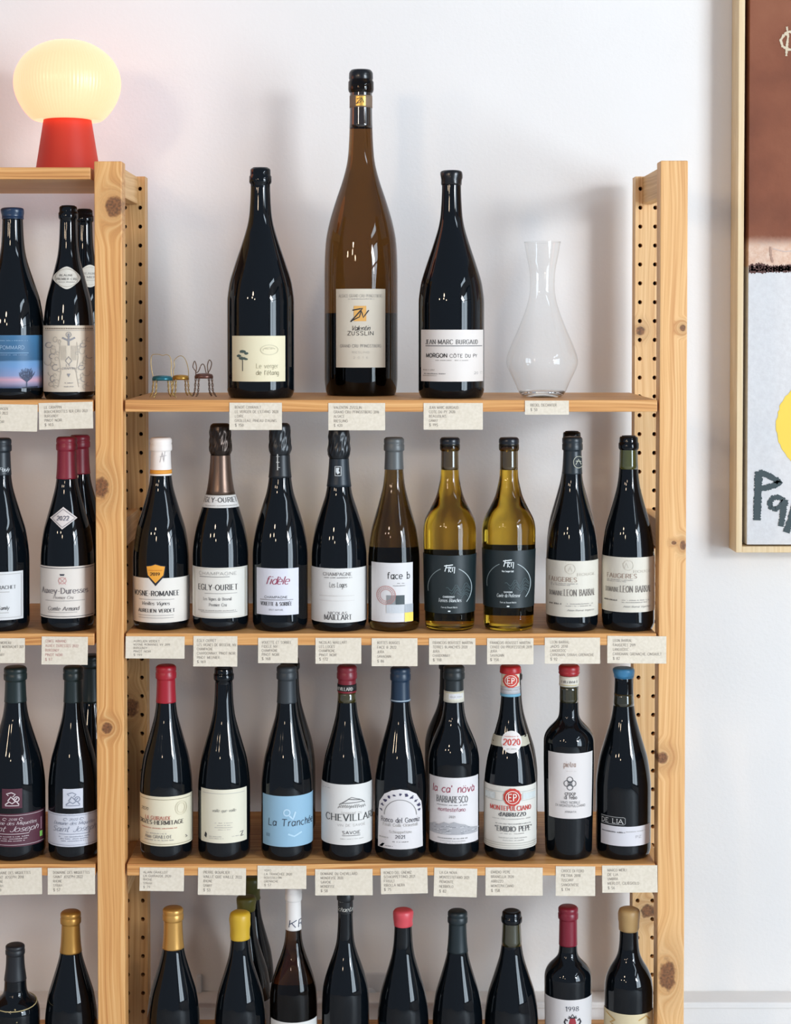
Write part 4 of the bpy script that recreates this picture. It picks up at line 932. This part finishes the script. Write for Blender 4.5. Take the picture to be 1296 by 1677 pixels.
PT(-30, 41, 1045, 1085.5, 0, 'price tag cut by the left edge on the second shelf', ["BERNARD MOREAU", "CHASSAGNE MONTRACHET 2021", "BURGUNDY", "CHARDONNAY", "$ 170"])
PT(68.5, 144, 1042.5, 1088, .6, 'price tag below the bottle with the diamond sticker', ["COMTE ARMAND", "AUXEY DURESSES 2022", "BURGUNDY", "PINOT NOIR", "$ 97"], mat('tag_ink_red', (186, 130, 124), .8), margin=6)
PT(229, 301.5, 1420.5, 1458.5, .6, 'price tag below the bright red capsule bottle', ["ALAIN GRAILLOT", "LA GUIRAUDE 2020", "RHONE", "SYRAH", "$ 79"], margin=6, cap=4)
PT(324.5, 403, 1421, 1465, .7, 'price tag below the sparse cream label bottle', ["PIERRE BOURLIER", "VAILLE QUE VAILLE 2022", "RHONE", "GAMAY", "$ 53"])
PT(422, 502, 1417.5, 1455, .2, 'price tag below the pale blue label bottle', ["YOYO", "LA TRANCHEE 2020", "ROUSSILLON", "GRENACHE", "$ 57"], margin=11, cap=4)
PT(516.5, 610.5, 1423, 1465.5, -.3, 'price tag below the bottle with the house sketch', ["DOMAINE DU CHEVILLARD", "MONDEUSE 2020", "SAVOIE", "MONDEUSE", "$ 58"])
PT(624, 700.5, 1421, 1463, -1.2, 'price tag below the arch-shaped label', ["RONCO DEL GNEMIZ", "SCHIOPPETTINO 2021", "FRIULI", "RIBOLLA NERA", "$ 75"], margin=5)
PT(711, 781.5, 1421.5, 1468, 1.5, 'price tag below the pink script and landscape label', ["LA CA NOVA", "MONTESTEFANO 2021", "PIEMONTE", "NEBBIOLO", "$ 82"])
PT(795.5, 889, 1420.5, 1466, .2, 'price tag below the bottle with the 2020 sticker', ["EMIDIO PEPE", "BRANELLA 2020", "ABRUZZO", "MONTEPULCIANO", "$ 158"])
PT(910.5, 975, 1418.5, 1466.5, .3, 'price tag below the square-shouldered white clover label bottle', ["CROCE DI FEBO", "PIETRA 2018", "TUSCANY", "SANGIOVESE", "$ 174"])
PT(986.5, 1077, 1417, 1461, -.4, 'price tag below the sky blue wax bottle', ["MARCO MERLI", "DE LIA", "UMBRIA", "MERLOT, CILIEGIOLO", "$ 56"])
PT(-18, 69, 1421.5, 1464.5, -1.2, 'price tag below the maroon label bottle', ["DOMAINE DES MIQUETTES", "SAINT JOSEPH 2018", "RHONE", "SYRAH", "$ 69"])
PT(78.5, 156, 1421, 1464, -.5, 'price tag below the white square sticker bottle', ["DOMAINE DES MIQUETTES", "SAINT JOSEPH 2022", "RHONE", "SYRAH", "$ 57"])

# ------------------------------------------------------------------ decanter
DY = 0.11; dx, _ = at(888.4, 500, DY); zb = ZS[0]; k = (DY-CAM[1])/F
dec = root('decanter', 'clear glass wine decanter with flared mouth on the top shelf', 'decanter', (dx, DY, zb))
prof = [(651.5, 31), (648, 35), (642, 39), (628, 45), (609, 54.3), (600, 57.6), (595, 58.4), (588, 57.8), (581, 56), (570, 51.8), (558, 47), (545, 41), (530, 35), (513, 28.5), (496.6, 23.5), (485, 21.2), (474, 20), (460, 20), (446, 21), (435, 22.8), (424, 25.2), (411, 27.6), (398.5, 29.6)]
m_clear = bpy.data.materials.new('clear_glass'); m_clear.use_nodes = True; nt = m_clear.node_tree; nt.nodes.remove(nt.nodes['Principled BSDF'])
tr = nt.nodes.new('ShaderNodeBsdfTransparent'); tr.inputs[0].default_value = (.985, .985, .98, 1); gl = nt.nodes.new('ShaderNodeBsdfGlossy'); gl.inputs['Roughness'].default_value = .01
lw = nt.nodes.new('ShaderNodeLayerWeight'); lw.inputs[0].default_value = .5; fr = nt.nodes.new('ShaderNodeMath'); fr.operation = 'POWER'; fr.inputs[1].default_value = 4.5; nt.links.new(lw.outputs['Facing'], fr.inputs[0])
fa = nt.nodes.new('ShaderNodeMath'); fa.operation = 'MULTIPLY_ADD'; fa.inputs[1].default_value = .7; fa.inputs[2].default_value = .03; nt.links.new(fr.outputs[0], fa.inputs[0]); fr = fa; mx = nt.nodes.new('ShaderNodeMixShader')
nt.links.new(fr.outputs[0], mx.inputs[0]); nt.links.new(tr.outputs[0], mx.inputs[1]); nt.links.new(gl.outputs[0], mx.inputs[2]); nt.links.new(mx.outputs[0], nt.nodes['Material Output'].inputs[0])
P = spline([(r*k, at(888, y, DY)[1]) for y, r in prof], 3)
z0 = P[0][1]; P = [(r, z-z0+zb+.0006) for r, z in P]
mesh('body', lathe(dx, DY, P, 64, False), m_clear, dec, True)
mesh('base', lathe(dx, DY, [(.024, zb+.0002), (.031*.98, zb+.0006), (.0345, zb+.004), (.0375, zb+.009), (.036, zb+.0105), (.022, zb+.0075), (.004, zb+.0065)], 64), glass('base_glass', (248, 246, 242), 1.48), dec, True)
mesh('rim', tube([(dx+P[-1][0]*cos(a*pi/24), DY+P[-1][0]*sin(a*pi/24), P[-1][1]) for a in range(48)], .0008, 6, True), m_clear, dec, True)

# ------------------------------------------------------------------ lamp
LY = 0.15; lx, _ = at(110.5, 150, LY); k = (LY-CAM[1])/F
lamp = root('table_lamp', 'glowing round white globe lamp on a red conical base', 'lamp', (lx, LY, ZTOP))
ztopc = at(110, 194, LY)[1]
m_red = mat('red_lacquer', (192, 46, 20), 0.55); 
mesh('base', lathe(lx, LY, [(.047, ZTOP), (53*k, ZTOP+.001), (52.6*k, ZTOP+.003), (38.6*k, ztopc-.002), (38*k, ztopc), (30*k, ztopc+.001)], 64), m_red, lamp, True)
m_globe = bpy.data.materials.new('lit_opal_glass'); m_globe.use_nodes = True; t = NT(m_globe)
t.b.inputs['Base Color'].default_value = lin((150, 132, 104)); t.b.inputs['Roughness'].default_value = .3
t.b.inputs['Emission Color'].default_value = (1.0, .30, .165, 1); t.b.inputs['Emission Strength'].default_value = 2.75
gp = [(198, 52), (196.5, 56), (190, 63.5), (180, 71.5), (165, 80), (150, 85), (136, 86.5), (122, 84.8), (108, 79.5), (95, 71), (84, 59), (75, 45), (69, 30), (66, 14), (65.4, 1)]
gpp = spline([(r*k, at(110, y, LY)[1]) for y, r in gp], 3)
def ribs(r, z, a): return r*(1+.004*cos(90*a))
mesh('globe_shade', lathe(lx, LY, [(38*k, gpp[0][1]+.001)]+gpp, 360, True, ribs), m_globe, lamp, True)

# ------------------------------------------------------------------ wire chairs
def tw(pts, r, mt, name, par, turns=0):
    pts = spline(pts, 5)
    if turns:
        a = [(p[0]+.0011*sin(i*.9), p[1]+.0011*cos(i*.9), p[2]) for i, p in enumerate(pts)]; b2 = [(p[0]-.0011*sin(i*.9), p[1]-.0011*cos(i*.9), p[2]) for i, p in enumerate(pts)]
        return mesh(name, join(tube(a, r), tube(b2, r)), mt, par, True)
    return mesh(name, tube(pts, r), mt, par, True)
m_wire = mat('gold_wire', (190, 160, 100), .35, .8); m_dwire = mat('dark_wire', (110, 86, 70), .4, .7)
def wire_chair(cx, ys, w2, Y, label, rgb, wire, back, rgb2=None):
    X, zs = at(cx, ys, Y); k = (Y-CAM[1])/F; R = w2*k; z0 = ZS[0]
    r = root('wire_chair', label, 'miniature chair', (X, Y, z0), 'miniature wire chairs')
    mesh('seat', lathe(X, Y, [(R*.6, zs-.002), (R*1.02, zs-.0035), (R*1.02, zs), (R*.92, zs+.003), (R*.5, zs+.0045), (R*.05, zs+.005)], 28), mat('seat_%d_%d_%d' % rgb, rgb, .3, .5), r, True)
    for i, a in enumerate((60, 165, 205+35, 345)):
        c, s = cos(radians(a)), sin(radians(a)); o = 1.42 if i != 1 else 1.3
        tw([(X+R*.92*c, Y+R*.92*s, zs-.002), (X+R*1.0*c, Y+R*1.0*s, zs*.6+z0*.4), (X+R*1.06*c, Y+R*1.06*s, zs*.3+z0*.7), (X+R*o*c, Y+R*o*s, z0+.0022)], .00075, wire, 'leg', r, 1)
    H = 1
    if back == 'arch':
        pts = [(-.95, 0), (-1.12, .35), (-1.2, .75), (-1.05, 1.0), (-.45, 1.03), (0, .98), (.35, 1.02), (.7, .92), (.85, .6), (.8, .3), (.9, 0)]
        h = at(cx, ys-38, Y)[1]-zs
    elif back == 'hoop':
        pts = [(-.9, 0), (-.95, .35), (-.8, .55), (-.85, .8), (-.4, 1.0), (.1, 1.04), (.55, .85), (.85, .45), (.9, 0)]
        h = at(cx, ys-34, Y)[1]-zs
    else:
        pts = [(-.95, 0), (-.95, .3), (-1.25, .6), (-1.05, .98), (-.85, .6), (-.9, .25), (-.65, .3), (-.3, .75), (0, .7), (.2, .22), (.4, .2), (.35, .7), (.55, 1.05), (.8, .85), (.65, .45), (.45, .2), (.8, 0)]
        h = at(cx, ys-25, Y)[1]-zs
    tw([(X+R*p[0], Y+R*.5, zs+h*p[1]) for p in pts], .00085 if back == 'ears' else .0006, wire, 'backrest', r)
wire_chair(266, 619.5, 16.5, .055, 'gold wire miniature chair with a teal cap seat', (40, 104, 116), m_wire, 'arch')
wire_chair(296, 618.5, 13.5, .10, 'gold wire miniature chair with a golden seat, in the middle', (176, 130, 52), m_wire, 'hoop')
wire_chair(334, 616, 15, .085, 'bronze wire miniature chair with brown seat and two-eared back', (104, 70, 60), m_dwire, 'ears')

# ------------------------------------------------------------------ painting
FY = WY-.062
m_fr = wood('pale_ash', 'Z', base=((246, 226, 192), (238, 214, 174), (226, 198, 152)), seed=9)
fx0 = at(1207, 700, FY)[0]; fz0 = at(1207, 905, FY)[1]; fx1, fz1 = fx0+1.02, fz0+1.32; fw = .0105
pic = root('painting', 'abstract painting in brown, white and yellow in a pale wood floater frame', 'painting', ((fx0+fx1)/2, WY-.03, fz0))
mesh('frame', join(box(fx0, fx0+fw, FY, WY-.001, fz0, fz1, .0008), box(fx1-fw, fx1, FY, WY-.001, fz0, fz1, .0008), box(fx0+fw, fx1-fw, FY, WY-.001, fz0, fz0+fw, .0008), box(fx0+fw, fx1-fw, FY, WY-.001, fz1-fw, fz1, .0008),
     box(fx0+fw, fx1-fw, WY-.012, WY-.002, fz0+fw, fz1-fw)), m_fr, pic)
CY = FY+.006; cx0 = at(1224.5, 700, CY)[0]; cz0 = at(1230, 892, CY)[1]
m_can = mat('painted_canvas', (225, 222, 218), .75); t = NT(m_can); vec, x, y, z = t.obj()
zz = lambda py: at(1250, py, CY)[1]-fz0
n1 = t.noise(vec, 9, 4); n2 = t.noise(t.comb(t.m('MULTIPLY', x, 8), y, t.m('MULTIPLY', z, 8)), 14, 5, .65)
zw = t.m('ADD', z, t.m('MULTIPLY', t.m('SUBTRACT', n2, .5), .012))
white = t.ramp(n2, [(.3, (212, 208, 206)), (.7, (222, 219, 217))]); brown = t.ramp(n1, [(.25, (110, 58, 36)), (.5, (132, 74, 48)), (.75, (146, 88, 60))])
peach = t.ramp(n2, [(.3, (214, 170, 142)), (.7, (234, 206, 184))])
c = t.mix(t.step(zw, zz(440), zz(434)), white, peach); c = t.mix(t.step(zw, zz(408), zz(384)), c, brown)
t.l.new(c, t.b.inputs['Base Color']); t.bump(t.noise(vec, 55, 5, .6), .5, .002)
can = mesh('canvas', box(cx0, fx1-fw-.006, CY, WY-.012, cz0, fz1-fw-.006, .001), m_can, pic)
def paint(name, vf, rgb, dy=.0007, label=None):
    v, f = vf; o = mesh(name, ([(at(p[0], p[1], CY)[0], CY-dy, at(p[0], p[1], CY)[1]) for p in v], f), mat('paint_%d_%d_%d' % rgb, rgb, .55), can)
    if label: o['label'] = label
    return o
def fan(P):
    mx = sum(p[0] for p in P)/len(P); my = sum(p[1] for p in P)/len(P); n = len(P)
    return [(mx, my)]+P, [(0, 1+(i+1) % n, 1+i) for i in range(n)]
lines = [jag([(1227, 439+q*1.3), (1245, 437+q*1.8), (1262, 440+q), (1300, 438+q*1.2), (1420, 440+q)], 5, .8, .9) for q in (-2, 0, 2, 4)]
paint('ragged_stripe', join(*[([(p[0], p[1], 0) for p in v], f) for v, f in lines]) if False else (sum([l[0] for l in lines], []), sum([[tuple(i+sum(len(q[0]) for q in lines[:k]) for i in ff) for ff in l[1]] for k, l in enumerate(lines)], [])), (84, 44, 32))
yb = []
for kk in range(90):
    a = 2*pi*kk/90; rr = 1+random.uniform(-.025, .02); yb.append((1336+64*rr*cos(a), 694+70*rr*sin(a)+(6 if sin(a) > 0 else 0)))
paint('yellow_shape', fan(yb), (246, 206, 72))
D = (52, 66, 68)
paint('letter_p_stem', jag([(1243, 772), (1242, 800), (1241, 826), (1240, 852)], 12.5, .22), D, .0009)
paint('letter_p_bowl', jag([(1243, 773), (1258, 778), (1270, 785), (1277, 790), (1268, 795), (1254, 799), (1246, 800)], 9.5, .25), D, .0011)
lp = [(1284, 820), (1277, 814), (1267, 815), (1261, 822), (1262, 830), (1270, 834), (1279, 829), (1285, 820)]
paint('letter_a_bowl', jag(lp, 8, .3), D, .0009)
paint('letter_a_stem', jag([(1287, 818), (1283, 838), (1281, 852), (1279, 862)], 10, .3), D, .0011)
paint('letter_stroke', jag([(1306, 812), (1297, 845), (1288, 872)], 11, .25), D, .0009)
W2 = (214, 196, 166)
paint('cent_mark', jag([(1302, 53), (1292, 52), (1284, 58), (1279, 66), (1282, 76), (1290, 81), (1302, 82)], 4, .45, .8), W2, .0009)
paint('cent_bar', jag([(1289, 44), (1291, 60), (1289, 76), (1288, 92)], 3.4, .5, .8), W2, .0011)
paint('scratch_mark', jag([(1262, 404), (1263, 418), (1266, 430)], 3.2, .5, .8), (176, 138, 118), .0009)
paint('scratch_line', jag([(1266, 407), (1284, 412), (1300, 411)], 2, .5, .8), (206, 180, 168), .0009)

# ------------------------------------------------------------------ outlet behind the lowest bottles
m_pl = mat('outlet_plastic', (224, 226, 228), .3)
X0, Z0 = at(586, 1592, WY); X1, _ = at(640, 1592, WY)
po = root('wall_outlet', 'white double wall outlet low behind the dark flute bottle', 'outlet', ((X0+X1)/2, WY-.004, Z0-.115))
mesh('cover_plate', box(X0, X1, WY-.007, WY-.0005, Z0-.12, Z0, .002), mat('outlet_plate', (214, 214, 214), .4), po)
for kq in (0, 1):
    xc, zc = at(606, 1633+kq*34, WY-.01); 
    mesh('socket', lathe(0, 0, [(.0005, 0)], 3, False) if False else ([(xc+.012*cos(a*pi/12), WY-.0095, zc+.015*sin(a*pi/12)) for a in range(24)]+[(xc+.0125*cos(a*pi/12), WY-.007, zc+.0155*sin(a*pi/12)) for a in range(24)],
         [tuple(range(24))]+[(a, 24+a, 24+(a+1) % 24, (a+1) % 24) for a in range(24)]), m_pl, po)
xs, zs_ = at(323, 1594, WY); xe, _ = at(331, 1594, WY)
tag(mesh('cable_cover', box(xs, xe, WY-.012, WY, zl-.0, zs_, .002), m_pl), 'white cable cover strip low on the wall behind the bottles', 'cable cover')
